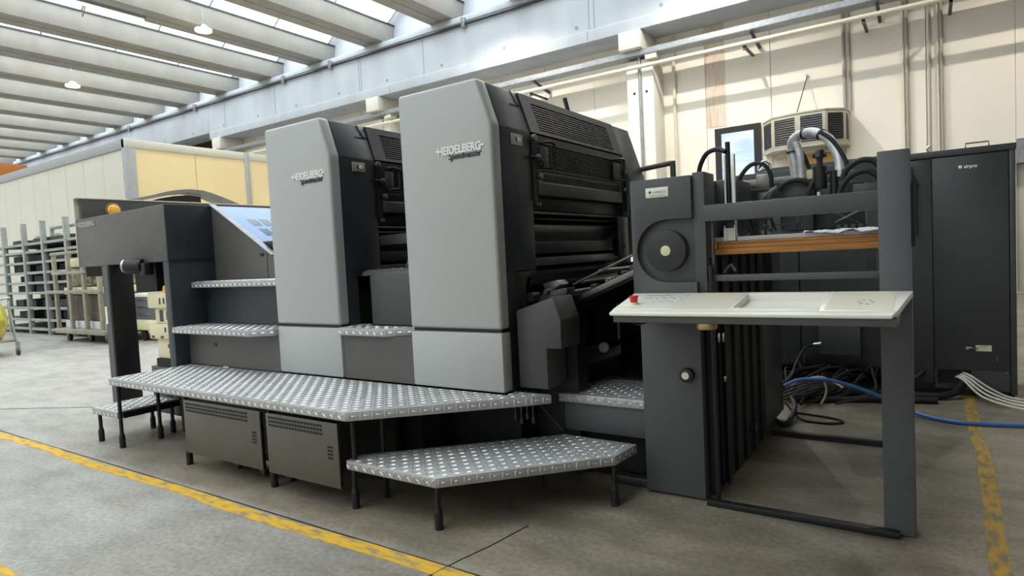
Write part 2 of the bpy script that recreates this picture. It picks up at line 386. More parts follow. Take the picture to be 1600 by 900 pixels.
# wide doorway far right
dr = thing('door_1', 'white sliding door panels far behind the charcoal cabinet', None, (2, 16.4, 0), kind='structure')
for i in range(4):
    box('door_panel', DOORW, dr, 1.47+.9*i, 2.36+.9*i, 16.35, 16.42, .03, 2.62, b=.008)
    MB().box(1.60+.9*i, 1.63+.9*i, 16.33, 16.36, .1, 2.5).box(2.2+.9*i, 2.23+.9*i, 16.33, 16.36, .1, 2.5).build('door_rib', PTRIM, dr)
wr = box('wall_right', WALLC, None, 13.8, 14, -14, 16.5, 0, 9.9); tag(wr, 'plain cream side wall outside the picture', kind='structure')

# partition of sandwich panels on the left
wl = thing('wall_left', 'pale sandwich panel partition with yellow return wall and grey trim', None, (-18.05, 8.5, 0), kind='structure')
xs = [-18.2-1.22*k for k in range(0, 23)]
for a, b in zip(xs[1:], xs): box('wall_panel', PARTW, wl, a+.006, b-.006, 8.5, 8.6, 0, 4.72)
ys = [8.72, 10.42, 12.12, 13.82, 15.1]
for a, b in zip(ys, ys[1:]): box('wall_panel', PARTY, wl, -18.15, -18.05, a+.008, b-.008, 0, 4.74)
MB().box(-46, -18.05, 8.46, 8.66, 4.72, 4.98, b=.01).build('top_trim', PTRIM, wl)
MB().box(-18.2, -18.03, 8.46, 15.1, 4.74, 4.98, b=.01).build('top_trim', PARTW, wl)
MB().box(-18.22, -18.02, 8.46, 8.74, 0, 4.74, b=.02).build('corner_trim', PTRIM, wl)
MB().box(-18.12, -18.02, 12.02, 12.2, 0, 4.98, b=.01).build('post_trim', PTRIM, wl)
box('wall_front', WALLC, None, -62, 14, -13.8, -13.5, 5.6, 9.9)
tag(bpy.data.objects['wall_front'], 'plain wall over the open bay behind the camera', kind='structure')

# ================================================================== WALL SERVICES
t = thing('cable_tray', 'grey steel cable tray running along the upper back wall', 'cable tray', (-8, 15.3, 6.2))
MB().box(-30, 5, 15.28, 15.31, 6.17, 6.31).box(-30, 5, 15.28, 15.66, 6.165, 6.18).box(-30, 5, 15.63, 15.66, 6.17, 6.28).build('tray_channel', GALV, t)
for x in (-9.2, -3.35, -.85, -15.0): MB().prism([(15.3, 6.13), (16.2, 5.95), (16.2, 6.03), (15.3, 6.165)], 'x', x-.03, x+.03).build('bracket', DGREY, t)
t = thing('wall_pipe', 'white horizontal pipe below the cable tray', 'pipe', (-8, 15.5, 5.95))
MB().tube([(-30, 15.3, 5.89), (5, 15.3, 5.89)], .05, 12, 0).build('pipe', WPIPE, t)
for x in (-9.3, -3.5, -1.1, .4): MB().box(x-.03, x+.03, 15.3, 16.2, 5.80, 5.84).box(x-.03, x+.03, 15.3, 15.33, 5.74, 5.84).build('bracket', DGREY, t)
CPIPE = mat('grey_beige_conduit', (166, 162, 152), .45, .2, var=.03)
for nm, xa, xb, r, lab in (('c', -1.57, -1.55, .05, 'double grey wall conduit dropping behind the air cooler'), ('d', -.37, -.355, .045, 'grey wall conduit directly left of the cabinet lifting hook'),
                           ('e', .05, .035, .03, 'thin grey wall conduit dropping onto the lifting hook'), ('f', .245, .257, .04, 'grey wall conduit with white elbow behind the cabinet top')):
    t = thing('wall_conduit', lab, 'conduit', (xa, 16.12, 3))
    MB().tube([(xa, 16.14, 6.75), (xb, 16.14, 2.6 if nm != 'c' else 4.16)], r*.72, 8, 0).build('pipe', CPIPE, t)
    if nm == 'c': MB().tube([(xa+.11, 16.16, 6.7), (xb+.11, 16.16, 4.16)], .022, 8, 0).build('thin_pipe', CPIPE, t)
    if nm in 'df':
        MB().tube([(xa-.07, 16.17, 6.7), (xb-.07, 16.17, 2.6)], .02, 8, 0).build('thin_pipe', WPIPE, t)

# air cooler on the wall: faceted body with louvred grilles
t = thing('air_cooler', 'faceted beige wall air cooler with dark louvred grilles above the hose', 'air cooler', (-2.4, 16.2, 3.4))
plan = [(-3.27, 16.2), (-3.27, 15.95), (-2.98, 15.45), (-2.42, 15.3), (-1.86, 15.3), (-1.50, 15.62), (-1.47, 15.95), (-1.47, 16.2)]
COOL = mat('beige_cooler_paint', (176, 172, 156), .5, var=.03)
MB().prism(plan, 'z', 3.40, 4.10, b=.008).build('housing', COOL, t)
MB().prism([(x*1.0+(x+2.38)*.015, y-.012 if y < 16.1 else y) for x, y in plan], 'z', 4.10, 4.14, b=.004).build('top_cap', COOL, t)
MB().prism([(x, y) for x, y in plan], 'z', 3.36, 3.40, b=.004).prism([(-2.38+(x+2.38)*.75, 16.2-(16.2-y)*.75) for x, y in plan], 'z', 3.26, 3.36).build('bottom_tray', COOL, t)
for i in range(1, 6):
    a, b = Vector(plan[i]), Vector(plan[i+1]); d = (b-a).normalized(); n = Vector((d.y, -d.x)); ln = (b-a).length
    def Q(s_, z, o): p = a+d*s_+n*o; return (p.x, p.y, z)
    m_ = .06
    MB().raw([Q(m_, 3.47, .004), Q(ln-m_, 3.47, .004), Q(ln-m_, 4.04, .004), Q(m_, 4.04, .004), Q(m_, 3.47, .001), Q(ln-m_, 3.47, .001), Q(ln-m_, 4.04, .001), Q(m_, 4.04, .001)], [(0,1,2,3),(0,4,5,1),(1,5,6,2),(2,6,7,3),(3,7,4,0)]).build('grille_opening', BLACK, t)
    sl = MB()
    for k in range(11):
        z = 3.49+.05*k
        sl.raw([Q(m_, z, .016), Q(ln-m_, z, .016), Q(ln-m_, z+.018, .006), Q(m_, z+.018, .006), Q(m_, z-.006, .012), Q(ln-m_, z-.006, .012)], [(0,1,2,3),(4,5,1,0)])
    for k in range(1, 8):
        s_ = m_+(ln-2*m_)*k/8; sl.raw([Q(s_-.003, 3.47, .008), Q(s_+.003, 3.47, .008), Q(s_+.003, 4.04, .008), Q(s_-.003, 4.04, .008)], [(0,1,2,3)])
    sl.build('grille_slats', DGREY, t)['kind'] = 'stuff'
MB().tube([(-2.44, 15.4, 4.14), (-2.32, 16.19, 5.1)], .012, 6, 0).build('stay_wire', DGREY, t)
MB().cyl((-2.32, 16.16, 5.1), (-2.32, 16.2, 5.1), .03, 10).build('wire_anchor', GALV, t)
o = MB().box(-2.68, -1.62, 16.05, 16.19, 2.7, 3.26, b=.015).build('warm_glow_box', OCHRE); tag(o, 'ochre box in place of warm lamplight on the wall under the air cooler', 'box')  # warm lamplight on the wall, put in as an ochre box

# ceiling lamps and tube fitting
def ceiling_lamp(x, y, lab, watts):
    t = thing('ceiling_lamp', lab, 'lamp', (x, y, 8.45))
    MB().cyl((x, y, 8.30), (x, y, 8.42), .2, 20, ra=.1).build('reflector', STEEL, t); MB().cyl((x, y, 8.25), (x, y, 8.30), .23, 20).build('lens', LAMP, t)
    MB().cyl((x, y, 8.42), (x, y, 8.9), .015, 8).build('stem', GALV, t)
    ld = bpy.data.lights.new('lamp_light', 'SPOT'); ld.energy = watts; ld.color = (1.0, .93, .83); ld.spot_size = math.radians(150); ld.spot_blend = .7; ld.shadow_soft_size = .05
    lo_ = bpy.data.objects.new('lamp_light', ld); COL.objects.link(lo_); lo_.parent = t; lo_.location = (0, 0, -.22)
for x, y, w_, lab in ((-17.46, 10.63, 420, 'round glowing ceiling lamp nearer the wall beam, below a wide skylight'), (-25.9, 10.55, 420, 'small round glowing ceiling lamp over the distant joists on the left'),
                      (-9.8, 13.2, 760, 'round ceiling lamp above the back wall left of the corbel, out of the picture'), (-4.4, 13.2, 760, 'round ceiling lamp above the window and air cooler, out of the picture'), (2.6, 13.2, 620, 'added round ceiling lamp above the white sliding doors, brightening the right wall, out of the picture')):  # last lamp is unseen, added to brighten the wall's right end
    ceiling_lamp(x, y, lab, w_)
t = thing('tube_light', 'white tube light fitting hung between the upper left ceiling joists', 'lamp', (-18.25, 8.4, 8.4))
MB().box(-18.32, -18.18, 7.2, 9.4, 8.42, 8.5, b=.01).build('housing', GALV, t); MB().cyl((-18.25, 7.25, 8.39), (-18.25, 9.35, 8.39), .03, 10).build('tube', TUBE, t)
MB().tube([(-18.25, 7.9, 8.4), (-18.6, 7.95, 8.2)], .02, 8, 0).build('hanger', GALV, t)

# ================================================================== PRESS: PRINTING UNITS
XL, XR, XT = -2.665, -1.985, -2.072
def sect(l, r, tp, z0, i=0): return [(l+i, z0), (r-i, z0), (r-i, 2.03), (tp-i, 2.29-i), (l+i, 2.29-i)]
U = thing('printing_unit', 'light grey printing unit nearest the feeder, tallest in the picture', 'printing press', (-2.32, 2.83, .53), 'printing units of the press')
fc = MB().prism(sect(XL, XR, XT, .887), 'y', 2.83, 2.922, b=.02, seg=4).build('front_cover', LIGHT, U)
lc = MB().box(XL, XR, 2.83, 2.922, .53, .868, b=.012).build('lower_cover', LIGHT, U)
MB().box(XL+.012, XR-.012, 2.85, 2.922, .86, .895).build('cover_gap', BLACK, U)
# brand lettering cast on the cover
def wordmark(parent, x0, z0, w, h, m=TEXTW, y=2.828):
    text('wordmark', 'HEIDELBERG', h*1.36, m, parent, (x0+w*.055, y, z0), width=w*.885, off=.0018, ext=.003)
    MB().box(x0, x0+w*.065, y-.003, y+.003, z0+h*.40, z0+h*.62).box(x0+w*.93, x0+w, y-.003, y+.003, z0+h*.40, z0+h*.62).build('wordmark_dash', m, parent)
wordmark(fc, -2.385, 1.895, .35, .047)
text('model_lettering', 'Speedmaster', .052, TEXTD, fc, (-2.29, 2.828, 1.862), width=.235, off=.0004, shear=.18, ext=.002)
sp = MB().prism([(XL+.004, 1.205), (XR-.006, 1.205), (XR-.006, 2.03), (XT-.006, 2.283), (XL+.004, 2.283)], 'y', 2.924, 3.245, b=.006).build('side_plate', PLATE, U)
MB().box(XL+.01, XR-.008, 2.924, 3.02, .53, 1.205).build('lower_side_plate', PLATE, U)
# seams on the side plate: hinge slot and line
sm = MB(); sl_ = lambda z: XR-.006-(z-2.03)*(.087/.26) if z > 2.03 else XR-.006
for y0, z0, y1, z1 in ((3.17, 2.285, 3.2, 2.2), (3.2, 2.2, 3.245, 2.19), (3.12, 2.19, 3.22, 2.19)):
    sm.tube([(sl_(z0)+.001, y0, z0), (sl_(z1)+.001, y1, z1)], .003, 5, 0)
sm.build('hinge_seam', BLACK, sp)
kp = MB().box(XR-.006, XR+.002, 3.028, 3.145, 1.935, 2.0, b=.002).build('key_plate', mat('switch_plate_metal', (168, 165, 156), .4, .3), U)
MB().cyl((XR, 3.098, 1.968), (XR+.014, 3.098, 1.968), .013, 12).build('push_button', TEXTW, kp); MB().box(XR, XR+.004, 3.07, 3.083, 1.955, 1.981).build('symbol', DGREY, kp)
# guard hung between the side frames
def gp(y, z, o=0):   # point on the guard surface
    if z > 2.03: return (XR-(z-2.03)*(.087/.26)+o*.95, y, z+o*.32)
    return (XR+o, y, z)
def gquad(mb, y0, y1, z0, z1, o0=-.012, o1=0):
    v = [gp(y0, z0, o1), gp(y1, z0, o1), gp(y1, z1, o1), gp(y0, z1, o1), gp(y0, z0, o0), gp(y1, z0, o0), gp(y1, z1, o0), gp(y0, z1, o0)]
    mb.raw(v, [(0,1,2,3),(7,6,5,4),(0,4,5,1),(1,5,6,2),(2,6,7,3),(3,7,4,0)])
ug = MB(); gquad(ug, 3.25, 4.60, 2.235, 2.283); gquad(ug, 3.25, 3.365, 2.035, 2.235); gquad(ug, 4.45, 4.60, 2.035, 2.235); gquad(ug, 3.365, 4.45, 2.035, 2.05)
ug = ug.build('upper_guard', PLATE, U)
lo = MB()
for k in range(11): gquad(lo, 3.365, 4.45, 2.052+.0165*k, 2.052+.0165*k+.0085, -.02, -.002)
lo.build('louvre_slats', DGREY, ug)['kind'] = 'stuff'
for yy in (3.58, 3.80, 4.02, 4.24):
    mv = MB(); gquad(mv, yy-.004, yy+.004, 2.05, 2.235, -.02, -.001); mv.build('louvre_rib', PLATE, ug)
lg = MB(); gquad(lg, 3.29, 4.56, 1.975, 2.022); gquad(lg, 3.29, 3.345, 1.74, 1.975); gquad(lg, 4.50, 4.56, 1.74, 1.975); gquad(lg, 3.345, 4.50, 1.79, 1.805); gquad(lg, 3.345, 4.50, 1.812, 1.822)
lg = lg.build('lower_guard', PLATE, U)
ms = MB()
for k in range(10): gquad(ms, 3.345, 4.50, 1.828+.0148*k, 1.828+.0148*k+.005, -.012, -.004)
for k in range(4): gquad(ms, 3.345, 4.50, 1.745+.0125*k, 1.745+.0125*k+.005, -.012, -.004)
for k in range(27): gquad(ms, 3.36+.0425*k, 3.366+.0425*k, 1.742, 1.975, -.014, -.006)
ms.build('guard_mesh', DGREY, lg)['kind'] = 'stuff'
MB().prism([(XR, 1.742), (XR+.012, 1.735), (XR+.012, 1.66), (XR-.02, 1.655), (XR-.02, 1.742)], 'y', 3.30, 4.53, b=.003).build('guard_lip', FEED, lg)
for y in (3.33, 4.40):
    MB().box(XR, XR+.02, y, y+.075, 1.84, 1.955, b=.003).build('handle_plate', FEED, lg)
    MB().tube([(XR-.005, y+.01, 1.975), (XR+.05, y+.02, 1.98), (XR+.055, y+.09, 1.975), (XR+.05, y+.10, 1.94), (XR+.05, y+.10, 1.86), (XR+.05, y+.09, 1.83), (XR+.03, y+.02, 1.825), (XR-.005, y+.01, 1.83)], .009, 8, 3).build('guard_handle', BLACK, lg)
hk = [(3.262, 2.0), (3.30, 1.885), (3.315, 1.775), (4.555, 1.985), (4.60, 1.90), (4.60, 1.76)]
for y, z in hk: MB().cyl((XR-.01, y, z), (XR+.022, y, z), .021, 14, b=.004).build('hinge_knob', BARM, U)
MB().box(XR-.06, XR+.004, 3.245, 3.29, 1.62, 2.0).build('hinge_plate', BLACK, U); MB().box(XR-.06, XR+.004, 4.56, 4.63, 1.6, 2.0).build('hinge_plate', BLACK, U)
MB().tube([(XR+.01, 3.2, 1.885), (XR+.02, 3.3, 1.88), (XR+.03, 3.34, 1.84)], .008, 6).build('hinge_bracket', BLACK, U)
MB().prism([(XL+.02, 1.25), (-2.01, 1.25), (-1.93, 1.80), (-2.085, 2.288), (XL+.02, 2.288)], 'y', 4.63, 4.96, b=.012).build('far_side_cover', PLATE, U)
MB().box(XL+.02, -2.1, 4.62, 4.95, .53, 1.25).build('far_lower_cover', PLATE, U)
MB().box(XL+.006, XT-.008, 3.24, 4.63, 2.262, 2.286, b=.005).build('roof_plate', PLATE, U)
MB().tube([(XT-.06, 4.02, 2.28), (XT-.09, 4.02, 2.40)], .016, 10, 0).build('roof_lever', BLACK, U)
# inside: frame core, cylinders, bars
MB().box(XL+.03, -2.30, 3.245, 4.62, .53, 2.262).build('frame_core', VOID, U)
MB().box(XR-.19, XR-.03, 3.245, 4.62, 1.565, 1.652, b=.004).build('guard_apron', BLACK, U)
MB().cyl((XR-.03, 3.245, 1.552), (XR-.03, 4.62, 1.552), .009, 8).cyl((XR-.05, 3.245, 1.518), (XR-.05, 4.62, 1.518), .007, 8).build('tie_rod', DGREY, U)
MB().cyl((XR-.17, 3.25, 1.43), (XR-.17, 4.6, 1.43), .115, 32).build('blanket_cylinder', mat('blanket_cylinder_steel', (64, 64, 66), .3, .7, var=.15), U)
MB().box(XR-.10, XR-.03, 3.245, 4.42, 1.30, 1.375, b=.004).build('cross_beam', PLATE, U)
MB().prism([(XR-.05, 1.225), (XR-.02, 1.225), (XR-.02, 1.275), (XR-.05, 1.278)], 'y', 3.245, 4.42, b=.003).build('cross_bar', BARM, U)
MB().cyl((XR-.14, 3.25, 1.16), (XR-.14, 4.6, 1.16), .085, 28).build('impression_cylinder', mat('cylinder_dark_steel', (48, 48, 50), .3, .7, var=.15), U)
MB().box(XR-.01, XR+.02, 4.45, 4.60, 1.2, 1.55, b=.004).build('far_bearing_plate', DGREY, U)
for y, z in ((4.50, 1.44), (4.53, 1.33), (3.27, 1.60)): MB().cyl((XR, y, z), (XR+.03, y, z), .012, 8).build('bolt', BARM, U)
U2 = copy_tree(U, None, (-1.323, 0, 0)); tag(U2, 'light grey printing unit right beside the stepped delivery end', 'printing press', 'printing units of the press')

# cover with notch right of the near unit
t = thing('transfer_cover', 'notched dark grey cover between near printing unit and feeder step', 'machine cover', (-1.82, 3.0, .53))
tp_ = [(-1.955, .545), (-1.765, .545), (-1.765, .775), (-1.672, .775), (-1.668, .935), (-1.712, 1.062), (-1.955, .985)]
MB().prism(tp_, 'y', 2.94, 3.16, b=.008).build('cover_shell', DUCT, t)
MB().prism([(-2.06, .985), (-1.955, .985), (-1.72, 1.06), (-1.72, 1.045), (-1.955, .965), (-2.06, .965)], 'y', 3.03, 3.9).build('cover_rim', DGREY, t)
MB().box(-1.99, -1.70, 3.17, 3.3, .02, .95).build('inner_plate', BLACK, t)
# curved polished cover under the side plate
t = thing('cylinder_cheek', 'shiny brown tinted curved cheek under the near side plate', 'machine part', (-1.95, 3.1, 1.1))
mb = MB()
cheek = mat('polished_bronze_sheet', (112, 96, 70), .3, .7, var=.1)
n = 8; v = []
for i in range(n+1):
    a = math.pi/2*i/n; v += [(-1.93-.05*math.sin(a), 3.03, 1.2-.20*(1-math.cos(a))-.0), (-1.93-.05*math.sin(a), 3.2, 1.2-.20*(1-math.cos(a)))]
mb.prism([(3.03, 1.20), (3.24, 1.20), (3.235, 1.185), (3.14, 1.16), (3.12, 1.10), (3.115, .985), (3.03, .985)], 'x', -2.02, -1.992, b=.003)
mb.build('cheek_plate', DGREY, t)
MB().prism([(3.035, 1.2), (3.22, 1.2), (3.15, 1.178), (3.04, 1.165)], 'x', -1.992, -1.975, b=.003).build('lip', cheek, t)

# feed table sloping from the feeder down into the near unit
t = thing('feed_table', 'sloping steel feed table with grippers between feeder box and near unit', 'feed table', (-1.6, 3.4, 1.0))
def sl(x): return 1.018+(x+1.80)*.405
MB().prism([(-1.99, sl(-1.99)-.035), (-1.305, sl(-1.305)-.035), (-1.305, sl(-1.305)), (-1.99, sl(-1.99))], 'y', 3.30, 3.325, b=.003).build('side_rail', BARM, t)
MB().prism([(-1.99, sl(-1.99)-.05), (-1.305, sl(-1.305)-.05), (-1.305, sl(-1.305)-.03), (-1.99, sl(-1.99)-.03)], 'y', 3.33, 4.4).build('table_plate', BLACK, t)
MB().cyl((-1.78, 3.31, 1.105), (-1.31, 3.31, 1.30), .0075, 8).build('tension_rod', BARM, t)
MB().cyl((-1.45, 3.6, 1.245), (-1.30, 3.6, 1.235), .012, 8).build('short_rod', STEEL, t)
for i in range(7):
    x = -1.93+.085*i; y = 3.36+.03*(i % 3); z = sl(x)
    g_ = MB().box(x-.018, x+.02, y, y+.05, z, z+.035, b=.004).cyl((x, y-.015, z+.02), (x, y+.06, z+.02), .012, 10)
    g_.build('gripper', [DGREY, BARM, BLACK][i % 3], t)
for i in range(3): MB().cyl((-1.86+.12*i, 3.35, sl(-1.86+.12*i)+.06+.015*i), (-1.86+.12*i, 4.35, sl(-1.86+.12*i)+.06+.015*i), .011, 10).build('guide_bar', [BARM, DGREY, BARM][i], t)
MB().prism([(-1.90, 1.06), (-1.80, 1.115), (-1.83, 1.14), (-1.93, 1.12)], 'y', 3.2, 3.3, b=.004).build('gripper_block', BARM, t)
MB().prism([(-1.93, 1.0), (-1.72, 1.06), (-1.72, 1.10), (-1.88, 1.075)], 'y', 3.12, 3.22, b=.004).cyl((-1.97, 3.12, 1.045), (-1.97, 3.2, 1.045), .028, 14).cyl((-1.85, 3.1, 1.08), (-1.85, 3.2, 1.08), .015, 12).build('lay_mechanism', DGREY, t)
# dark machinery under the feed table
t = thing('machine_base', 'black shadowed machine base between near unit and feeder', 'machine base', (-1.65, 4, 0))
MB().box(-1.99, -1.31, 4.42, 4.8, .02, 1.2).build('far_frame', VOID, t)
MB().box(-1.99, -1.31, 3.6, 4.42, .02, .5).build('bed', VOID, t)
MB().cyl((-1.80, 3.72, .66), (-1.80, 3.75, .66), .034, 16, b=.003).build('gauge_dial', PAPER, t)
MB().cyl((-1.80, 3.75, .66), (-1.80, 4.42, .66), .02, 10).build('shaft', BLACK, t)
MB().tube([(-1.86, 3.3, .75), (-1.84, 3.33, .68), (-1.84, 3.34, .6)], .017, 8).cyl((-1.83, 3.34, .53), (-1.83, 3.34, .6), .03, 12, ra=.016).build('drain_pipe', DGREY, t)
MB().tube([(-1.84, 3.36, .76), (-1.815, 3.38, .70), (-1.83, 3.37, .62)], .012, 8).build('air_line', BLUE, t)
t = thing('sump_housing', 'black base housing with shade sheets added under the walkway and units', 'machine base', (-3.5, 3.5, 0))
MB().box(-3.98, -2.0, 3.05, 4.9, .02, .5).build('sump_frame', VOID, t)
MB().box(-4.98, -2.62, 2.60, 2.64, .03, .43).build('shade_skirt', VOID, t)  # black sheets added as the shade under the walkway
MB().box(-2.62, -2.0, 3.0, 3.04, .03, .46).build('shade_skirt', VOID, t)

# panels of the gap between both units
t = thing('gap_cover', 'dark grey moulded cover and riser between the two printing units', 'machine cover', (-2.99, 2.9, .53))
box('riser_panel', WARM, t, -3.302, -2.672, 2.845, 2.90, .53, .822)
MB().box(-3.14, -2.672, 2.965, 3.2, .877, 1.215, b=.012).build('cover_shell', DUCT, t)
MB().prism([(-3.225, 3.06), (-3.145, 2.97), (-3.145, 3.2), (-3.225, 3.2)], 'z', .877, 1.22, b=.006).build('chamfer_panel', DUCT, t)
n_ = [(3.06+.16*math.cos(math.pi-math.pi/2*i/6)*1.0, 1.215+.05*math.sin(math.pi/2*i/6)) for i in range(7)]
MB().prism([(2.97, 1.21)]+[(3.05-.08*math.cos(math.pi/2*i/6), 1.215+.035*math.sin(math.pi/2*i/6)) for i in range(7)]+[(3.24, 1.25), (3.24, 1.21)], 'x', -3.22, -2.672, b=.003).build('rounded_top', STEEL if False else DUCT, t)
tp2 = MB()
for i in range(12):
    for j in range(3): lug(tp2, (-3.08+.036*i, 3.02+.04*j, 1.236+.006*j), (1, 1 if (i+j) % 2 else -1, 0), (0, 0, 1), L=.028)
tp2.build('tread_pattern', LUGM, t, smooth=False)['kind'] = 'stuff'
MB().prism([(-3.0, 1.255), (-2.672, 1.255), (-2.672, 1.32), (-2.96, 1.32)], 'y', 3.16, 3.2, b=.004).build('cover_flap', BARM, t)
MB().box(-2.92, -2.74, 3.13, 3.16, 1.30, 1.325, b=.005).build('flap_handle', STEEL, t)
MB().box(-3.29, -2.67, 3.23, 3.26, 1.42, 1.49, b=.003).build('cross_bar', BARM, t)

# ================================================================== STEPS AND WALKWAYS
t = thing('foot_step', 'small tread plate step between the two printing units', 'step', (-2.99, 2.9, .875), 'tread plate steps')
pl = [(-3.308, 2.812), (-2.885, 2.812), (-2.669, 2.93), (-2.669, 2.963), (-3.14, 2.963), (-3.228, 3.05), (-3.308, 3.05)]
deck(t, pl, .875, .052); treads(pl, .823, .875, t, (0, 1))
t = thing('foot_step', 'upper tread plate step on the delivery end, under its vertical panel', 'step', (-4.6, 2.98, 1.21), 'tread plate steps')
pl = [(-5.205, 2.885), (-3.99, 2.885), (-3.99, 3.105), (-5.205, 3.105)]
deck(t, pl, 1.21, .05); treads(pl, 1.16, 1.21, t, (0,))
t = thing('foot_step', 'wide middle tread plate step on the delivery end', 'step', (-4.6, 2.85, .85), 'tread plate steps')
pl = [(-5.22, 2.695), (-4.20, 2.695), (-3.99, 2.82), (-3.99, 3.015), (-5.20, 3.015)]
pl = [(-5.203, 2.695), (-4.16, 2.695), (-3.992, 2.80), (-3.992, 3.01), (-5.203, 3.01)]
deck(t, pl, .85, .05); treads(pl, .80, .85, t, (0, 1))

t = thing('walkway_platform', 'long tread plate walkway on black legs before the printing units', 'platform', (-3.6, 2.5, 0))
pl = [(-5.19, 2.18), (-2.555, 2.18), (-1.83, 2.835), (-1.742, 2.985), (-1.742, 2.93+.0), (-1.742, 3.02), (-1.975, 3.02), (-1.975, 2.838), (-5.19, 2.838)]
pl = [(-5.19, 2.18), (-2.555, 2.18), (-1.83, 2.835), (-1.742, 2.93), (-1.975, 2.93), (-1.975, 2.826), (-5.19, 2.826)]
deck(t, [(-5.19, 2.18), (-3.742, 2.18), (-3.742, 2.826), (-5.19, 2.826)], .525, .052); deck(t, [(-3.738, 2.18)]+pl[1:6]+[(-3.738, 2.826)], .525, .052); treads(pl, .473, .525, t, (0, 1, 2, 6))
for x, y in ((-5.085, 2.2), (-5.06, 2.47), (-4.18, 2.215), (-3.255, 2.215), (-2.52, 2.40)): foot_leg(t, x, y, .473)
MB().cyl((-2.555, 2.225, .263), (-2.555, 2.225, .473), .0135, 12).build('leg', BLACK, t)
MB().box(-5.07, -2.5, 2.40, 2.42, .44, .472).box(-5.09, -5.06, 2.25, 2.8, .44, .472).box(-3.27, -3.24, 2.24, 2.8, .44, .472).box(-2.53, -2.5, 2.42, 2.8, .44, .472).build('under_frame', BLACK, t)

t = thing('low_platform', 'low angled tread plate step platform nearest the camera on the floor', 'platform', (-1.95, 2.6, 0))
pl = [(-2.585, 2.19), (-1.965, 2.19), (-1.335, 2.845), (-1.312, 3.07), (-1.755, 3.08), (-2.585, 2.30)]
deck(t, pl, .262, .05); treads(pl, .212, .262, t, (0, 1, 2, 5))
for x, y in ((-2.555, 2.215), (-1.985, 2.222), (-1.352, 2.855), (-1.85, 2.95)): foot_leg(t, x, y, .212)
MB().tube([(-2.5, 2.3, .19), (-1.9, 2.9, .19)], .012, 6, 0).build('under_bar', BLACK, t)

t = thing('side_step', 'small low tread plate step at the far left end of the walkway', 'step', (-5.3, 2.4, 0))
pl = [(-5.535, 2.19), (-5.115, 2.19), (-5.115, 2.65), (-5.535, 2.65)]
deck(t, pl, .27, .052); treads(pl, .218, .27, t, (0, 3))
MB().box(-5.115, -5.095, 2.23, 2.66, .215, .262).build('side_bar', BLACK, t)
for x, y in ((-5.46, 2.215), (-5.46, 2.61), (-5.14, 2.61)): foot_leg(t, x, y, .218)

t = thing('raised_step', 'tread plate step over a grey riser, left of the feeder box', 'step', (-1.45, 3.1, 0))
pl = [(-1.815, 3.13), (-1.282, 3.13), (-1.282, 3.72), (-1.73, 3.72)]
deck(t, pl, .485, .05); treads(pl, .435, .485, t, (0,))
MB().box(-1.79, -1.285, 3.15, 3.18, .27, .434, b=.004).build('riser_panel', FEED, t)
MB().box(-2.11, -1.80, 3.185, 3.215, .25, .47, b=.004).build('side_riser_panel', FEED, t)
MB().box(-1.80, -1.792, 3.15, 3.184, .25, .434).build('post', BLACK, t)
MB().box(-2.0, -1.285, 3.23, 3.27, .04, .43).build('dark_back', VOID, t)  # black sheet paints the shade below the riser and low platform
MB().box(-1.5, -1.28, 3.14, 3.2, .0, .05, b=.004).build('floor_angle', DGREY, t)

# ventilated boxes hung under the walkway
VB = thing('ventilated_box', 'brownish ventilated sheet metal box under the walkway, farther from the feeder', 'ventilated box', (-3.7, 2.4, .1), 'ventilated boxes under the walkway')
def vbox(VB, x0, x1):
    b = MB().box(x0, x1, 2.165, 2.175, .108, .458, b=.003).build('front_panel', VENT, VB)
    MB().box(x0+.01, x1-.01, 2.178, 2.195, .115, .45).build('box_body', BLACK, VB)
    sm = MB()
    for r in range(3):
        for i in range(18):
            xa = x0+.025+(x1-x0-.14)*i/18; sm.box(xa, xa+(x1-x0-.14)/18-.004, 2.1645, 2.1655, .385+.022*r, .385+.022*r+.014)
    for r in range(4): sm.box(x1-.085, x1-.04, 2.1645, 2.1655, .262+.020*r, .262+.020*r+.012)
    sm.build('louvre_slots', VOID, b)['kind'] = 'stuff'
vbox(VB, -4.115, -3.285)
VB2 = thing('ventilated_box', 'brownish ventilated sheet metal box under the walkway, closer to the low platform', 'ventilated box', (-2.9, 2.4, .1), 'ventilated boxes under the walkway')
vbox(VB2, -3.225, -2.61)
t = thing('drain_trough', 'pale metal trough on the floor under the ventilated boxes', 'trough', (-3.6, 2.5, 0))
MB().box(-4.05, -3.2, 2.32, 2.40, .035, .095, b=.004).build('trough_body', BARM, t)
for x in (-3.78, -3.5, -3.24): MB().cyl((x, 2.30, .03), (x, 2.42, .03), .028, 10).build('roller', DGREY, t)
MB().box(-3.0, -2.5, 2.7, 3.0, .02, .4).tube([(-2.5, 2.6, .1), (-2.2, 2.55, .08), (-1.8, 2.9, .15)], .012, 6).build('black_bracket', VOID, t)
t = thing('air_valve_set', 'small cluster of air valves hanging under the walkway end', 'valve', (-2.05, 2.85, .4))
for i, (x, z) in enumerate(((-2.12, .38), (-2.08, .36), (-2.04, .39), (-2.0, .37))):
    MB().cyl((x+.1, 2.98, z), (x+.1, 2.98, .52), .006, 8).cyl((x+.1, 2.98, z-.035), (x+.1, 2.98, z), .012, 8).build('valve', DGREY, t)
o = MB().tube([(-1.90, 3.0, .52), (-1.885, 3.05, .42), (-1.84, 3.10, .33), (-1.79, 3.12, .27)], .005, 6).build('air_line', mat('dark_blue_tube', (30, 56, 104), .4)); tag(o, 'thin blue air line beside the valves under the walkway', 'hose')

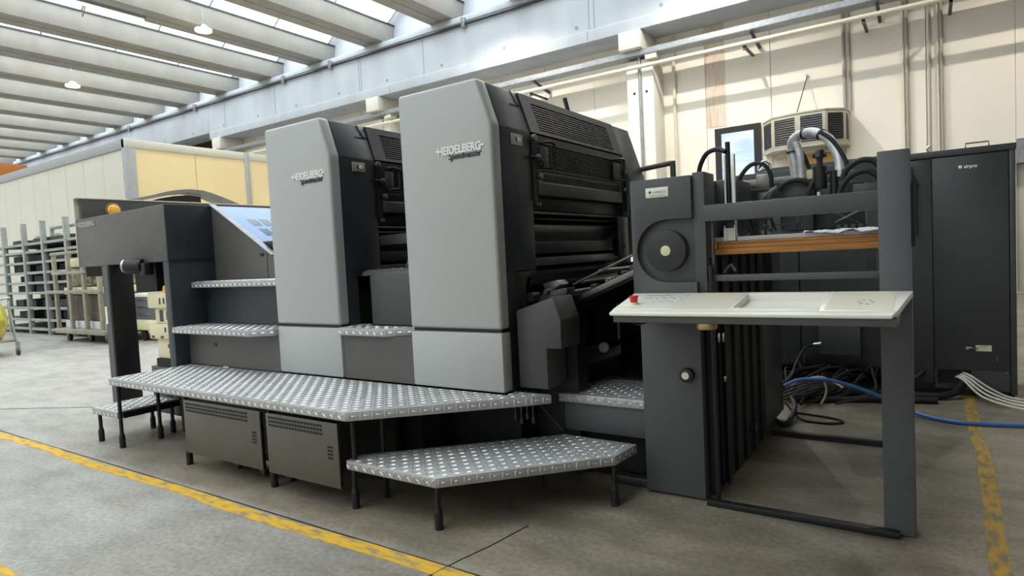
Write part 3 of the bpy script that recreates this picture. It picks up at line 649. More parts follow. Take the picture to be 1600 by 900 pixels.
# ================================================================== DELIVERY END
D = thing('delivery_unit', 'stepped dark grey delivery end of the press with a long front hood', 'delivery unit', (-5.6, 3.2, 0))
hd = MB().prism([(-6.84, 1.395), (-5.208, 1.395), (-5.208, 1.862), (-6.84, 1.852)], 'y', 2.706, 2.745, b=.006).build('hood_front', WARM, D)
text('wordmark', 'HEIDELBERG', .062, mat('grey_lettering', (158, 157, 152), .4, var=0), hd, (-6.80, 2.704, 1.775), width=.36, off=.002, ext=.002)
MB().box(-6.83, -6.79, 2.745, 4.95, 1.30, 2.058, b=.006).build('end_panel', WARM, D)
MB().box(-6.838, -6.786, 2.70, 4.96, 2.052, 2.066, b=.004).box(-6.846, -6.832, 2.702, 2.75, 1.40, 2.064, b=.003).build('edge_trim', WPIPE, D)
MB().box(-6.79, -5.21, 2.75, 2.78, 1.395, 1.83).build('hood_lining', BLACK, D)
al = MB().cyl((-6.79, 3.03, 1.95), (-6.772, 3.03, 1.95), .075, 24, b=.006).build('lamp_rim', BRASS, D)
MB().ball((-6.772, 3.03, 1.95), .058, .35, 1, 1).build('amber_lens', AMBER, al)
MB().box(-5.56, -5.2077, 2.71, 3.12, 1.40, 1.864, b=.005).build('upper_side_box', PLATE, D)
MB().box(-5.30, -5.2085, 2.712, 3.12, .10, 1.396, b=.004).build('lower_side_box', PLATE, D)
MB().box(-5.205, -5.2, 2.715, 3.11, 1.396, 1.402).build('side_seam', BLACK, D)
# side panel with a sloped top edge
MB().prism([(-5.206, .53), (-3.99, .53), (-3.99, 1.17), (-4.40, 1.40), (-5.206, 1.860)], 'y', 3.115, 3.15, b=.004).build('side_panel', WARM, D)
MB().box(-4.545, -4.50, 3.111, 3.116, 1.395, 1.42).build('latch_slot', BLACK, D)
MB().box(-4.462, -4.459, 3.112, 3.116, 1.21, 1.44).build('panel_seam', BLACK, D)
MB().prism([(-5.21, 1.866), (-4.38, 1.392), (-4.38, 1.405), (-5.21, 1.879)], 'y', 3.10, 3.16, b=.003).build('slope_edge_trim', GALV, D)
sc = MB().prism([(-5.25, 1.868), (-4.44, 1.41), (-4.44, 1.39), (-5.25, 1.848)], 'y', 3.15, 4.9, b=.006).build('slope_cover', GLOSS, D)
vm = MB()
for r in range(2):
    for i in range(7):
        xa = -5.02+.17*r; y = 3.32+.12*i+.0*r; zf = lambda x: 1.868-(x+5.25)*(.458/.81)
        vm.raw([(xa, y, zf(xa)+.002), (xa+.12, y, zf(xa+.12)+.002), (xa+.12, y+.09, zf(xa+.12)+.002), (xa, y+.09, zf(xa)+.002)], [(0,1,2,3)])
vm.build('vent_window', mat('dark_vent_glass', (58, 84, 96), .15), sc)['kind'] = 'stuff'
MB().box(-4.75, -4.42, 3.17, 3.6, 1.44, 1.52, b=.02).build('cover_grip', BLACK, D)
MB().box(-5.25, -4.0, 3.16, 4.9, 1.862, 1.87).build('top_plate', GLOSS, D) if False else None
# risers behind the steps
MB().box(-5.206, -3.99, 3.015, 3.06, .852, 1.158).build('middle_riser', PLATE, D)
MB().box(-5.206, -3.99, 2.835, 2.88, .527, .80).build('lower_riser', WARM, D)
rs = MB()
for x, y, z in ((-5.17, 3.012, 1.07), (-4.07, 3.012, 1.08), (-4.82, 2.832, .70)): rs.box(x-.02, x+.02, y, y+.004, z-.014, z+.014)
rs.build('riser_slot', BLACK, D)
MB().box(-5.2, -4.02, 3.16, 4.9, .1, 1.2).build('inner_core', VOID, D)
# outer post
ps = MB().box(-6.30, -6.18, 2.68, 2.885, 0, 1.395, b=.005).build('post', BLACK, D)
MB().box(-6.302, -6.20, 2.676, 2.682, .0, 1.39).build('post_face', FEED, ps)
MB().box(-6.31, -6.298, 2.69, 2.72, .86, 1.02).box(-6.3, -6.26, 2.672, 2.677, .86, 1.02).build('sticker', WHITE, ps)
MB().box(-6.36, -6.31, 2.72, 2.82, 1.22, 1.394, b=.004).build('bracket', BLACK, ps)
# dial under the hood
dl = MB().cyl((-5.72, 2.62, 1.375), (-5.60, 2.70, 1.365), .065, 18, b=.008).box(-5.60, -5.50, 2.66, 2.74, 1.29, 1.394, b=.01).build('gauge_body', BLACK, D)
MB().cyl((-5.735, 2.61, 1.376), (-5.718, 2.621, 1.375), .058, 20, b=.004).build('gauge_face', STEEL, dl)
# cream control boxes below the hood
cb = MB()
for (x0, x1, z0, z1, y0) in ((-5.655, -5.305, 1.0, 1.135, 2.735), (-5.60, -5.305, .865, 1.0, 2.765), (-5.66, -5.305, .735, .865, 2.735), (-5.60, -5.305, .565, .735, 2.765)):
    b_ = MB().box(x0, x1, y0, 3.0, z0, z1, b=.012).build('control_box', CREAM, D)
    s_ = MB()
    if z0 in (1.0,): s_.box(-5.455, -5.43, y0-.002, y0+.002, 1.035, 1.09).box(-5.39, -5.365, y0-.002, y0+.002, 1.04, 1.09)
    elif z0 == .865: s_.box(-5.52, -5.46, y0-.002, y0+.002, .885, .985).box(-5.41, -5.32, y0-.002, y0+.002, .90, .97)
    elif z0 == .735: s_.box(-5.40, -5.375, y0-.002, y0+.002, .80, .84).box(-5.62, -5.57, y0-.002, y0+.002, .745, .765).box(-5.47, -5.42, y0-.002, y0+.002, .745, .765)
    else: s_.box(-5.42, -5.36, y0-.002, y0+.002, .66, .69).box(-5.40, -5.38, y0-.002, y0+.002, .61, .69)
    s_.build('switch', DGREY, b_)
MB().box(-5.64, -5.30, 2.72, 3.0, .10, .50, b=.004).build('plinth', PLATE, D)
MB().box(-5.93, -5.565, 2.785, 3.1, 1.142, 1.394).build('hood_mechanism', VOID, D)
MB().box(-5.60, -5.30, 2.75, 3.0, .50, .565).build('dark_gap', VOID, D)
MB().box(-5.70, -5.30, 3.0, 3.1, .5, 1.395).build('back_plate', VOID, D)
MB().prism([(-5.42, 1.137), (-5.33, 1.137), (-5.34, 1.20), (-5.40, 1.19)], 'y', 2.75, 2.80).build('warning_sign', mat('warning_yellow', (226, 172, 20), .5), D)
# arched guard over the far end
ao = [(3.17, 2.07), (3.287, 2.09), (3.485, 2.14), (3.673, 2.192), (3.80, 2.215), (3.90, 2.224), (4.038, 2.22), (4.15, 2.197), (4.251, 2.164), (4.40, 2.115), (4.506, 2.077)]
ai = [(4.46, 2.07), (4.325, 2.082), (4.208, 2.118), (4.10, 2.158), (3.98, 2.178), (3.872, 2.182), (3.70, 2.158), (3.551, 2.118), (3.395, 2.084), (3.28, 2.072)]
ARCH = mat('grey_arch_band', (150, 148, 142), .5)
MB().prism(ao+ai, 'x', -7.1, -6.90).build('arch_rail', ARCH, D)
MB().prism([(3.50, 2.03), (3.50, 2.085), (3.60, 2.115), (3.74, 2.145), (3.9, 2.163), (4.05, 2.15), (4.05, 2.03)], 'x', -7.0, -6.96).build('arch_panel', WARM, D)

# ================================================================== FEEDER
F = thing('feeder', 'dark grey sheet feeder with handwheel box, crossbar and end post', 'feeder', (-.7, 3.6, 0))
# front box: skin with a D-shaped recess for the handwheel
arcp = [(-1.12+.16*math.cos(a), 1.28+.16*math.sin(a)) for a in [math.radians(270-180*i/20) for i in range(21)]]
MB().prism([(-1.306, .985), (-.968, .985), (-.968, 1.12)]+arcp+[(-.985, 1.44), (-.985, 1.652), (-1.306, 1.652)], 'y', 3.10, 3.135, b=.003).build('front_skin', FEED, F)
MB().box(-1.306, -.985, 3.136, 3.75, .985, 1.65, b=.004).build('front_box', FEED, F)
MB().box(-.985, -.97, 3.136, 3.5, 1.12, 1.44).build('recess_side', FEED, F)
MB().box(-1.277, -.962, 3.10, 3.5, .012, .985, b=.004).build('lower_cabinet', FEED, F)
hw = MB().cyl((-1.118, 3.08, 1.282), (-1.118, 3.136, 1.282), .106, 40, b=.006).build('handwheel', mat('black_handwheel', (36, 38, 40), .5), F)
MB().cyl((-1.118, 3.078, 1.282), (-1.118, 3.086, 1.282), .0265, 20, b=.002).build('hub_button', CREAM, hw)
lb = MB().box(-1.219, -1.099, 3.096, 3.10, 1.557, 1.607, b=.001).build('label_plate', mat('pale_label', (228, 226, 214), .5, var=.01), F)
text('label_lettering', 'CAPIRECO', .017, BARM, lb, (-1.180, 3.0955, 1.577), width=.07, ext=.0003)
text('label_small_print', 'macchine grafiche', .009, BARM, lb, (-1.20, 3.0955, 1.564), width=.085, ext=.0003)
MB().prism([(-1.204, 1.585), (-1.195, 1.594), (-1.186, 1.585), (-1.195, 1.576)], 'y', 3.0950, 3.096).build('label_emblem', DGREY, lb)
kn = MB().cyl((-1.03, 3.06, .65), (-1.03, 3.10, .65), .036, 22, b=.004).build('rotary_knob', BLACK, F)
MB().cyl((-1.032, 3.055, .65), (-1.032, 3.061, .65), .019, 18).build('knob_cap', WHITE, kn)
MB().box(-.985, -.925, 3.125, 3.3, 1.02, 1.665, b=.004).build('inner_column', FEED, F)
MB().box(-.93, -.175, 3.11, 3.175, 1.416, 1.497, b=.004).build('crossbar', FEED, F)
MB().box(-.184, -.066, 3.10, 3.22, .003, 1.659, b=.005).build('end_post', POSTM, F)
MB().box(-.066, -.05, 3.16, 3.2, 1.25, 1.52).build('post_hook', BLACK, F)
MB().box(-.945, -.125, 3.055, 3.095, .0, .03, b=.003).build('floor_rail', BLACK, F)
MB().box(-.91, -.2, 4.40, 4.44, .0, .03).build('floor_rail', BLACK, F)
rb = MB()
for x in (-.82, -.22): rb.cyl((x, 3.07, .03), (x, 3.07, .034), .012, 10)
rb.build('rail_bolt', DGREY, F)
MB().box(-.925, -.175, 3.14, 3.17, 1.118, 1.15, b=.003).build('shelf_bar', FEED, F)
MB().box(-.245, -.20, 3.24, 3.30, 1.15, 1.245).build('pile_carrier', BLACK, F)
MB().box(-.905, -.895, 3.15, 3.17, 1.13, 1.42).build('guide_rod', DGREY, F)
# chain side of the lift: black wall with uprights
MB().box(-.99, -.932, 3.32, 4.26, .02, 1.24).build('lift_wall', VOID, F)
for i in range(6):
    y = 3.16+.205*i; MB().box(-.955, -.915, y, y+.045, .02, 1.24, b=.004).build('upright', VOID, F)
for y in (3.12, 3.34): MB().tube([(-.905, y, .02), (-.905, y, 1.2)], .012, 8, 0).build('lift_chain', BLACK, F)
for y, z, h in ((3.13, .88, .06), (3.20, .93, .07), (3.27, .94, .08), (3.21, .80, .05), (3.29, .79, .05), (3.30, .58, .03)):
    MB().box(-.912, -.9, y, y+.025, z, z+h, b=.004).build('chain_guide', STEEL, F)
MB().cyl((-.93, 3.95, .17), (-.90, 3.95, .17), .03, 12).build('sprocket', DGREY, F)
MB().box(-1.28, -.91, 4.27, 4.86, .065, 1.24, b=.006).build('rear_cabinet', CAB, F)
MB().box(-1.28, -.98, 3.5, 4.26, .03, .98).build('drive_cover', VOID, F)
MB().tube([(-.86, 3.2, 1.15), (-.83, 3.22, 1.19), (-.8, 3.2, 1.16)], .014, 6).build('cable_joint', BLACK, F)
# top of the feeder box
MB().box(-1.16, -.88, 3.55, 3.9, 1.53, 1.655, b=.006).build('top_box', FEED, F)
MB().cyl((-1.0, 3.54, 1.60), (-1.0, 3.55, 1.60), .015, 10).build('box_bolt', BLACK, F)
MB().tube([(-2.05, 4.98, 1.95), (-1.76, 4.98, 1.975), (-1.73, 4.98, 1.972), (-1.72, 4.98, 1.95), (-1.72, 4.98, 1.5)], .022, 10, 3).build('vent_pipe', DUCT, F)
# sheet guide post
MB().tube([(-.846, 3.28, 1.32), (-.846, 3.28, 1.815)], .012, 10, 0).build('guide_post', BLACK, F)
MB().box(-.832, -.812, 3.27, 3.29, 1.30, 1.752, b=.002).box(-.868, -.860, 3.28, 3.29, 1.30, 1.752).build('guide_profile', STEEL, F)
MB().box(-.868, -.815, 3.25, 3.262, 1.317, 1.395).box(-.868, -.852, 3.24, 3.252, 1.317, 1.38).build('guide_shoe', WHITE, F)
MB().box(-.86, -.82, 3.24, 3.26, 1.38, 1.42, b=.003).build('guide_clamp', BLACK, F)
MB().tube([(-.70, 3.4, 1.42), (-.70, 3.4, 1.30)], .008, 6, 0).box(-.715, -.685, 3.39, 3.41, 1.36, 1.39, b=.004).build('sheet_stop', BLACK, F)
# suction head above the pile
MB().box(-1.12, -.36, 4.20, 4.26, 1.655, 1.70, b=.004).build('rear_beam', BARM, F)
MB().box(-1.2, -.15, 4.6, 4.66, 1.60, 1.78, b=.004).build('rear_cover', CAB, F)
MB().box(-.845, -.775, 3.92, 3.97, 1.27, 1.68, b=.006).build('suction_column', BARM, F)
for a_ in ((-.85, -.77, 3.90, 3.92, 1.60, 1.70), (-.84, -.775, 3.9, 3.92, 1.46, 1.54)): MB().box(*a_, b=.01).build('column_clamp', BARM, F)
MB().tube([(-.80, 3.9, 1.70+.045), (-.828, 3.9, 1.72), (-.83, 3.9, 1.75), (-.80, 3.9, 1.775), (-.77, 3.9, 1.75), (-.772, 3.9, 1.72), (-.80, 3.9, 1.705)], .008, 6, 4).build('lifting_eye', STEEL, F)
MB().box(-.74, -.56, 4.0, 4.3, 1.36, 1.64, b=.006).build('suction_box', CAB, F)
MB().box(-.56, -.30, 4.05, 4.3, 1.36, 1.62, b=.006).build('blower_box', CAB, F)
MB().box(-.60, -.32, 3.85, 3.95, 1.49, 1.515).cyl((-.43, 3.85, 1.50), (-.43, 3.85, 1.66), .022, 12).cyl((-.50, 3.85, 1.58), (-.50, 3.85, 1.70), .035, 14).cyl((-.50, 3.85, 1.70), (-.50, 3.85, 1.76), .016, 10).cyl((-.535, 3.85, 1.765), (-.465, 3.85, 1.765), .014, 10).cyl((-.50, 3.85, 1.75), (-.50, 3.85, 1.79), .03, 12, ra=.02).build('suction_valve', BLACK, F)
MB().cyl((-.505, 3.82, 1.46), (-.505, 3.82, 1.53), .014, 12).cyl((-.505, 3.82, 1.53), (-.505, 3.82, 1.56), .008, 10).cyl((-.54, 3.83, 1.45), (-.54, 3.83, 1.48), .009, 8).build('valve_tip', WHITE, F)
MB().box(-.33, -.19, 3.7, 3.95, 1.50, 1.575, b=.004).build('motor_block', CAB, F)
MB().tube([(-.45, 4.0, 1.39), (-.30, 4.0, 1.46)], .006, 6, 0).tube([(-.33, 4.02, 1.385), (-.47, 4.02, 1.46)], .006, 6, 0).build('crossed_rods', BARM, F)
lk = MB()
for i in range(5): lk.cyl((-.42+.035*i, 3.9, 1.365), (-.42+.035*i, 3.93, 1.365), .012, 10)
lk.cyl((-.22, 3.8, 1.39), (-.22, 3.84, 1.39), .03, 14).build('sucker_linkage', DGREY, F)
MB().box(-.75, -.62, 3.8, 3.81, 1.392, 1.398).cyl((-.61, 3.8, 1.31), (-.61, 3.8, 1.43), .009, 8).box(-.62, -.6, 3.79, 3.81, 1.40, 1.43).build('side_rod', DGREY, F)
for i in range(6):
    x = -1.02+.055*i; MB().cyl((x, 3.6, 1.34+.02*(i % 2)), (x, 3.68, 1.34+.02*(i % 2)), .018, 10).box(x-.006, x+.006, 3.62, 3.64, 1.36, 1.42).build('register_roller', [DGREY, BLACK, BARM][i % 3], F)
MB().prism([(-.9, 1.325), (-.2, 1.345), (-.2, 1.36), (-.9, 1.335)], 'y', 4.1, 4.3).build('pile_plate', BLACK, F)

MB().box(-1.30, -.86, 4.32, 4.36, .98, 1.64).build('head_back_plate', BLACK, F)
for i in range(5): MB().tube([(-.98+.04*i, 3.75, 1.45), (-.96+.05*i, 3.7, 1.50-.02*(i % 3)), (-.93+.055*i, 3.72, 1.36+.02*(i % 2))], .007, 6).build('air_tube', [BLACK, DGREY][i % 2], F)
# pile board and paper
t = thing('pile_board', 'layered orange wooden pile board held in the feeder', 'board', (-.55, 3.7, 1.247), None)
MB().box(-.955, -.14, 3.245, 4.2, 1.247, 1.278, b=.003).build('plank', WOOD, t)
MB().box(-.90, -.17, 3.25, 4.2, 1.279, 1.30, b=.002).build('plank', WOOD, t)
MB().box(-.955, -.905, 3.245, 4.2, 1.279, 1.312, b=.003).build('end_plank', WOOD, t)
MB().box(-.90, -.135, 3.247, 4.2, 1.301, 1.312, b=.002).build('plank', WOOD, t)
t = thing('paper_pile', 'thin pile of white paper with a crumpled sheet on the wooden board', 'paper', (-.55, 3.7, 1.313))
MB().box(-.955, -.15, 3.27, 4.18, 1.3135, 1.335, b=.002).build('sheet_stack', PAPER, t)
v = []; fcs = []
nx, ny = 26, 6
for j in range(ny+1):
    for i in range(nx+1):
        x = -.50+.325*i/nx; y = 3.236+.3*j/ny; v.append((x, y, 1.340+.004*math.sin(i*.9+j)+.005*random.random()+(0 if j else -.010+.006*math.sin(i*.5))))
for j in range(ny):
    for i in range(nx): a = j*(nx+1)+i; fcs.append((a, a+1, a+nx+2, a+nx+1))
mb = MB().raw(v, fcs); off = len(v); mb.raw([(a, b, c-.004) for a, b, c in v], [f[::-1] for f in fcs]); mb.build('crumpled_sheet', PAPER, t)

# control desk across the feeder front
t = thing('control_desk', 'white topped control desk spanning from feeder box to end post', 'control desk', (-.65, 2.9, .97))
def tz(y): return 1.012+(y-2.68)*(.055/.42)
# top outline with the tray opening left out
def slab(x0a, x1a, x0b, x1b, y0, y1, name='desk_top', m=WHITE, b=.004, th=.026):
    bm_pts = [(x0a, y0), (x1a, y0), (x1b, y1), (x0b, y1)]
    top = [(x, y, tz(y)) for x, y in bm_pts]; bot = [(x, y, tz(y)-th) for x, y in bm_pts]
    bm = bmesh.new(); A = [bm.verts.new(p) for p in top]; B = [bm.verts.new(p) for p in bot]
    bm.faces.new(A); bm.faces.new(B[::-1])
    for i in range(4): bm.faces.new((A[i], B[i], B[(i+1) % 4], A[(i+1) % 4]))
    mb = MB(); mb._bev(bm, b, 2); return mb.build(name, m, t)
slab(-1.252, -.118, -1.262, -.106, 2.665, 2.725, b=.0075, th=.0175)
slab(-1.262, -.716, -1.302, -.716, 2.726, 3.093, b=.003)
slab(-.374, -.106, -.374, -.062, 2.726, 3.093, b=.003)
slab(-.716, -.374, -.716, -.374, 3.052, 3.093, b=.002)
slab(-.716, -.374, -.716, -.374, 2.726, 2.775, b=.002)
MB().prism([(2.775, tz(2.775)-.04), (3.052, tz(3.052)-.04), (3.052, tz(3.052)-.034), (2.775, tz(2.775)-.034)], 'x', -.716, -.374).prism([(2.77, tz(2.77)-.045), (2.778, tz(2.778)-.045), (2.778, tz(2.778)-.003), (2.77, tz(2.77)-.003)], 'x', -.716, -.374).prism([(3.05, tz(3.05)-.045), (3.056, tz(3.05)-.045), (3.056, tz(3.05)-.003), (3.05, tz(3.05)-.003)], 'x', -.716, -.374).prism([(2.775, tz(2.775)-.045), (3.052, tz(3.052)-.045), (3.052, tz(3.052)-.003), (2.775, tz(2.775)-.003)], 'x', -.72, -.714).prism([(2.775, tz(2.775)-.045), (3.052, tz(3.052)-.045), (3.052, tz(3.052)-.003), (2.775, tz(2.775)-.003)], 'x', -.376, -.37).build('sheet_tray', WHITE, t)
PANELM = mat('beige_keypad_foil', (214, 208, 192), .45, var=.01)
def onpan(x0, x1, y0, y1, m, name, h=.0015, par=None):
    return MB().raw([(x0, y0, tz(y0)+h), (x1, y0, tz(y0)+h), (x1, y1, tz(y1)+h), (x0, y1, tz(y1)+h), (x0, y0, tz(y0)-.001), (x1, y0, tz(y0)-.001), (x1, y1, tz(y1)-.001), (x0, y1, tz(y1)-.001)], [(0,1,2,3),(0,4,5,1),(1,5,6,2),(2,6,7,3),(3,7,4,0)]).build(name, m, par or t)
kp = onpan(-1.245, -.995, 2.74, 3.07, mat('pale_keypad_foil', (218, 217, 210), .45, var=.01), 'keypad_foil')
onpan(-.985, -.73, 2.74, 3.07, PANELM, 'blank_foil'); kq = onpan(-.355, -.12, 2.74, 3.07, PANELM, 'keypad_foil')
ks = MB()
def mk(x, y, w, d): ks.raw([(x, y, tz(y)+.0022), (x+w, y, tz(y)+.0022), (x+w, y+d, tz(y+d)+.0022), (x, y+d, tz(y+d)+.0022)], [(0,1,2,3)])
mk(-1.21, 3.02, .13, .008); mk(-1.20, 2.96, .05, .006)
for i in range(6): mk(-1.13+.022*i, 2.95+.02*(i % 2), .012, .012)
for i in range(5): mk(-1.12+.024*i, 2.87+.02*(i % 2), .010, .010)
for i in range(6): mk(-1.10+.02*i, 3.035, .012, .006)
ks.build('key_marks', DGREY, kp)['kind'] = 'stuff'
ks = MB()
for a in range(6): mk(-.225+.025*math.cos(a), 2.87+.04*math.sin(a), .014, .008)
ks.build('key_marks', DGREY, kq)['kind'] = 'stuff'
onpan(-1.235, -1.15, 2.79, 2.86, mat('yellow_tint_foil', (226, 226, 170), .45), 'stop_foil', .003)
es = MB().cyl((-1.19, 2.82, tz(2.82)), (-1.19, 2.82, tz(2.82)+.012), .018, 16).build('stop_collar', WHITE, t)
MB().cyl((-1.19, 2.82, tz(2.82)+.012), (-1.19, 2.82, tz(2.82)+.045), .017, 18, ra=.022, b=.003).build('emergency_stop', RED, es)
MB().prism([(2.685, .962), (2.90, .95), (3.088, .975), (3.088, tz(3.088)-.05), (2.73, tz(2.73)-.05), (2.72, tz(2.72)-.028), (2.685, tz(2.685)-.019)], 'x', -1.24, -.105, b=.002).build('apron', WARM, t)
for xa in (-1.238, -.109): MB().prism([(2.70, tz(2.70)-.04), (3.088, tz(3.088)-.06), (3.088, tz(3.088)-.023), (2.70, tz(2.70)-.023)], 'x', xa, xa+.004).build('apron_cheek', WARM, t)
MB().prism([(2.73, tz(2.73)-.05), (3.088, tz(3.088)-.05), (3.088, tz(3.088)-.027), (2.73, tz(2.73)-.027)], 'x', -.368, -.112).build('desk_core', WARM, t)
MB().cyl((-.82, 2.74, .932), (-.82, 2.74, .965), .045, 24, b=.005).build('brass_knob', BRASS, t)
MB().tube([(-1.17, 2.72, .963), (-1.13, 2.72, .950), (-1.08, 2.72, .963)], .005, 6).build('hook', BLACK, t)

# ================================================================== CABINETS BEHIND THE FEEDER
K = thing('electrical_cabinet', 'tall charcoal electrical cabinet with white tag and cable hole', 'cabinet', (.2, 6.4, 0))
MB().box(-.20, .537, 6.07, 6.75, .09, 1.90, b=.004).build('cabinet_body', CABD, K)
MB().box(-.21, .545, 6.04, 6.77, 1.90, 1.95, b=.004).build('top_frame', CABD, K)
MB().box(.502, .540, 6.045, 6.08, .03, 1.90, b=.003).build('frame_post', CABD, K)
# door with a rounded cable hole at its foot
dz0, dz1, hx0, hx1, hz0, hz1, r = .055, 1.892, .035, .255, .09, .20, .04
MB().box(.02, .496, 6.045, 6.07, .21, dz1, b=.002).box(.02, hx0, 6.045, 6.07, dz0, .21).box(hx1, .496, 6.045, 6.07, dz0, .21).box(hx0, hx1, 6.045, 6.07, dz0, hz0).build('cabinet_door', CAB, K)
MB().box(hx0-.005, hx1+.005, 6.064, 6.0695, .085, .212).build('hole_backing', VOID, K)  # black sheet paints the dark inside of the cable hole
hr = [(hx0+r+(r)*math.cos(a), hz1-r+.01+r*math.sin(a)) for a in [math.radians(90+15*i) for i in range(7)]]+[(hx0+r+r*math.cos(a), hz0+r+r*math.sin(a)) for a in [math.radians(180+15*i) for i in range(7)]]
MB().tube([(x, 6.045, z) for x, z in [(hx1-.02, .21)]+hr+[(hx1-.02, hz0)]], .006, 6, 2).build('hole_grommet', RUB, K)
MB().box(-.20, .012, 6.045, 6.07, .09, 1.892, b=.002).build('side_panel', CAB, K)
text('maker_mark', 'sirpro', .036, TEXTW, K, (.225, 6.043, 1.795), width=.085, off=.001, ext=.001)
MB().box(.190, .213, 6.041, 6.045, 1.795, 1.818, b=.001).build('maker_emblem', TEXTW, K)
tg = MB().box(.285, .385, 6.040, 6.043, .365, .412).build('paper_tag', CREAM, K)
MB().box(.31, .36, 6.0392, 6.040, .402, .405).build('tag_print', DGREY, tg)
MB().cyl((.232, 6.03, .392), (.262, 6.03, .392), .008, 8).cyl((.262, 6.03, .392), (.30, 6.035, .388), .005, 8).cyl((.232, 6.025, .388), (.232, 6.045, .388), .012, 10).build('door_key', STEEL, K)
MB().box(.415, .42, 6.04, 6.046, .29, .32).cyl((.475, 6.04, .205), (.475, 6.046, .205), .008, 8).build('door_lock', BARM, K)
MB().tube([(.24, 6.12, 1.95), (.24, 6.12, 1.99), (.385, 6.12, 1.99), (.385, 6.12, 1.95)], .006, 6, 0).box(.235, .39, 6.10, 6.2, 1.95, 1.956).build('top_handle', BARM, K)
MB().tube([(.0, 6.2, 1.95), (-.01, 6.2, 1.99), (.005, 6.2, 2.01), (.015, 6.2, 1.985), (.01, 6.2, 1.95)], .008, 8, 4).build('lifting_hook', STEEL, K)
MB().prism([(-.118, 1.30), (-.085, 1.30), (-.085, 1.70), (-.118, 1.86)], 'y', 6.0, 6.044).prism([(-.12, 1.70), (-.07, 1.70), (-.12, 1.83)], 'y', 5.99, 6.02).build('side_handle_recess', VOID, K)
MB().box(-.20, .53, 6.12, 6.7, .0, .09).build('plinth', BLACK, K)
MB().tube([(-.16, 6.0, .10), (-.08, 6.02, .16), (-.06, 6.04, .18)], .02, 8).cyl((-.125, 6.0, .128), (-.118, 5.99, .132), .014, 8).build('cable_gland', BLACK, K)
MB().cyl((.545, 6.3, 1.33), (.552, 6.3, 1.33), .05, 14).build('side_lock', BLACK, K)

K2 = thing('control_cabinet', 'wide dark control cabinet behind the feeder pile, cables at its foot', 'cabinet', (-.75, 6.4, 0))
MB().box(-1.30, -.205, 6.10, 6.75, .17, 1.88, b=.005).build('cabinet_body', CAB, K2)
MB().box(-1.32, -.205, 6.06, 6.77, 1.88, 1.965, b=.005).build('top_frame', CABD, K2)
MB().box(-1.30, -.98, 6.07, 6.10, .20, 1.86, b=.003).box(-.97, -.21, 6.07, 6.10, .20, 1.86, b=.003).build('front_plate', CAB, K2)
MB().box(-1.28, -1.22, 6.12, 6.7, 0, .17).box(-.32, -.22, 6.12, 6.7, 0, .17).build('foot', BLACK, K2)
MB().box(-1.28, -.21, 6.6, 6.65, .0, .17).build('dark_back', VOID, K2)
MB().box(-.82, -.50, 5.98, 6.07, .30, .62, b=.004).build('junction_box', CABD, K2)
MB().box(-.94, -.50, 6.03, 6.068, .20, .34, b=.004).build('lower_plate', BLACK, K2)
MB().box(-1.02, -.96, 6.0, 6.1, 1.62, 1.92, b=.005).build('cabinet_post', BARM, K2)
MB().cyl((-.86, 5.97, .385), (-.80, 5.97, .395), .016, 10).cyl((-.875, 5.97, .375), (-.85, 5.97, .385), .012, 10).build('plug_connector', STEEL, K2)
MB().box(-.62, -.6, 6.05, 6.069, .33, .34).build('plug_slot', BLACK, K2)

# hoses over the feeder
def hose(name, lab, pts, r, m, cat='hose', group=None, ribs=None, n=10):
    if ribs: rad = lambda t_, i: r*(1+ribs*(1 if i % 2 else -1))
    else: rad = None
    if not ribs:
        o = MB().tube(pts, r, n, 7).build(name, m); return tag(o, lab, cat, group)
    o = MB().tube(pts, r, n, 14, rad).build(name, m, None, True, 60); return tag(o, lab, cat, group)
t = thing('air_hose', 'thick silver ribbed air hose arching over the feeder', 'hose', (-.5, 3.95, 1.66))
MB().tube([(-.40, 3.86, 1.66), (-.405, 3.88, 1.72), (-.425, 3.9, 1.79), (-.475, 3.94, 1.868), (-.55, 4.0, 1.915), (-.62, 4.05, 1.92), (-.668, 4.08, 1.90), (-.682, 4.1, 1.85), (-.672, 4.1, 1.77), (-.662, 4.1, 1.655)], .028, 14, 14, lambda t_, i: .0275*(1+.035*(1 if i % 2 else -1))).build('ribbed_hose', HOSE, t, True, 60)
MB().tube([(-.655, 4.06, 1.88), (-.63, 4.05, 1.80), (-.622, 4.05, 1.655)], .022, 12, 14, lambda t_, i: .021*(1+.035*(1 if i % 2 else -1))).build('ribbed_branch', HOSE, t, True, 60)
for p, q in (((-.50, 3.96, 1.888), (-.508, 3.965, 1.893)), ((-.60, 4.035, 1.921), (-.609, 4.04, 1.922)), ((-.683, 4.1, 1.835), (-.682, 4.1, 1.825))): MB().cyl(p, q, .032, 18).build('cable_tie', BLACK, t)
MB().cyl((-.40, 3.86, 1.635), (-.40, 3.86, 1.672), .031, 16).build('hose_clamp', STEEL, t)
MB().cyl((-.664, 4.1, 1.64), (-.664, 4.1, 1.665), .031, 16).cyl((-.622, 4.05, 1.64), (-.622, 4.05, 1.665), .025, 16).build('hose_clamp', BARM, t)
o = MB().box(-.60, -.565, 4.05, 4.09, 1.655, 1.71, b=.004).build('junction_block', CREAM); tag(o, 'small cream block at the foot of a black hose, above the rear beam', 'block')
hose('black_hose', 'black hose running down beside the silver ribbed hose to the cream block', [(-.64, 4.08, 1.85), (-.61, 4.08, 1.79), (-.585, 4.07, 1.72)], .011, RUB)
hose('black_hose', 'black hose following the right flank of the silver ribbed hose', [(-.50, 3.90, 1.895), (-.44, 3.88, 1.84), (-.39, 3.86, 1.755), (-.365, 3.85, 1.69)], .011, RUB)
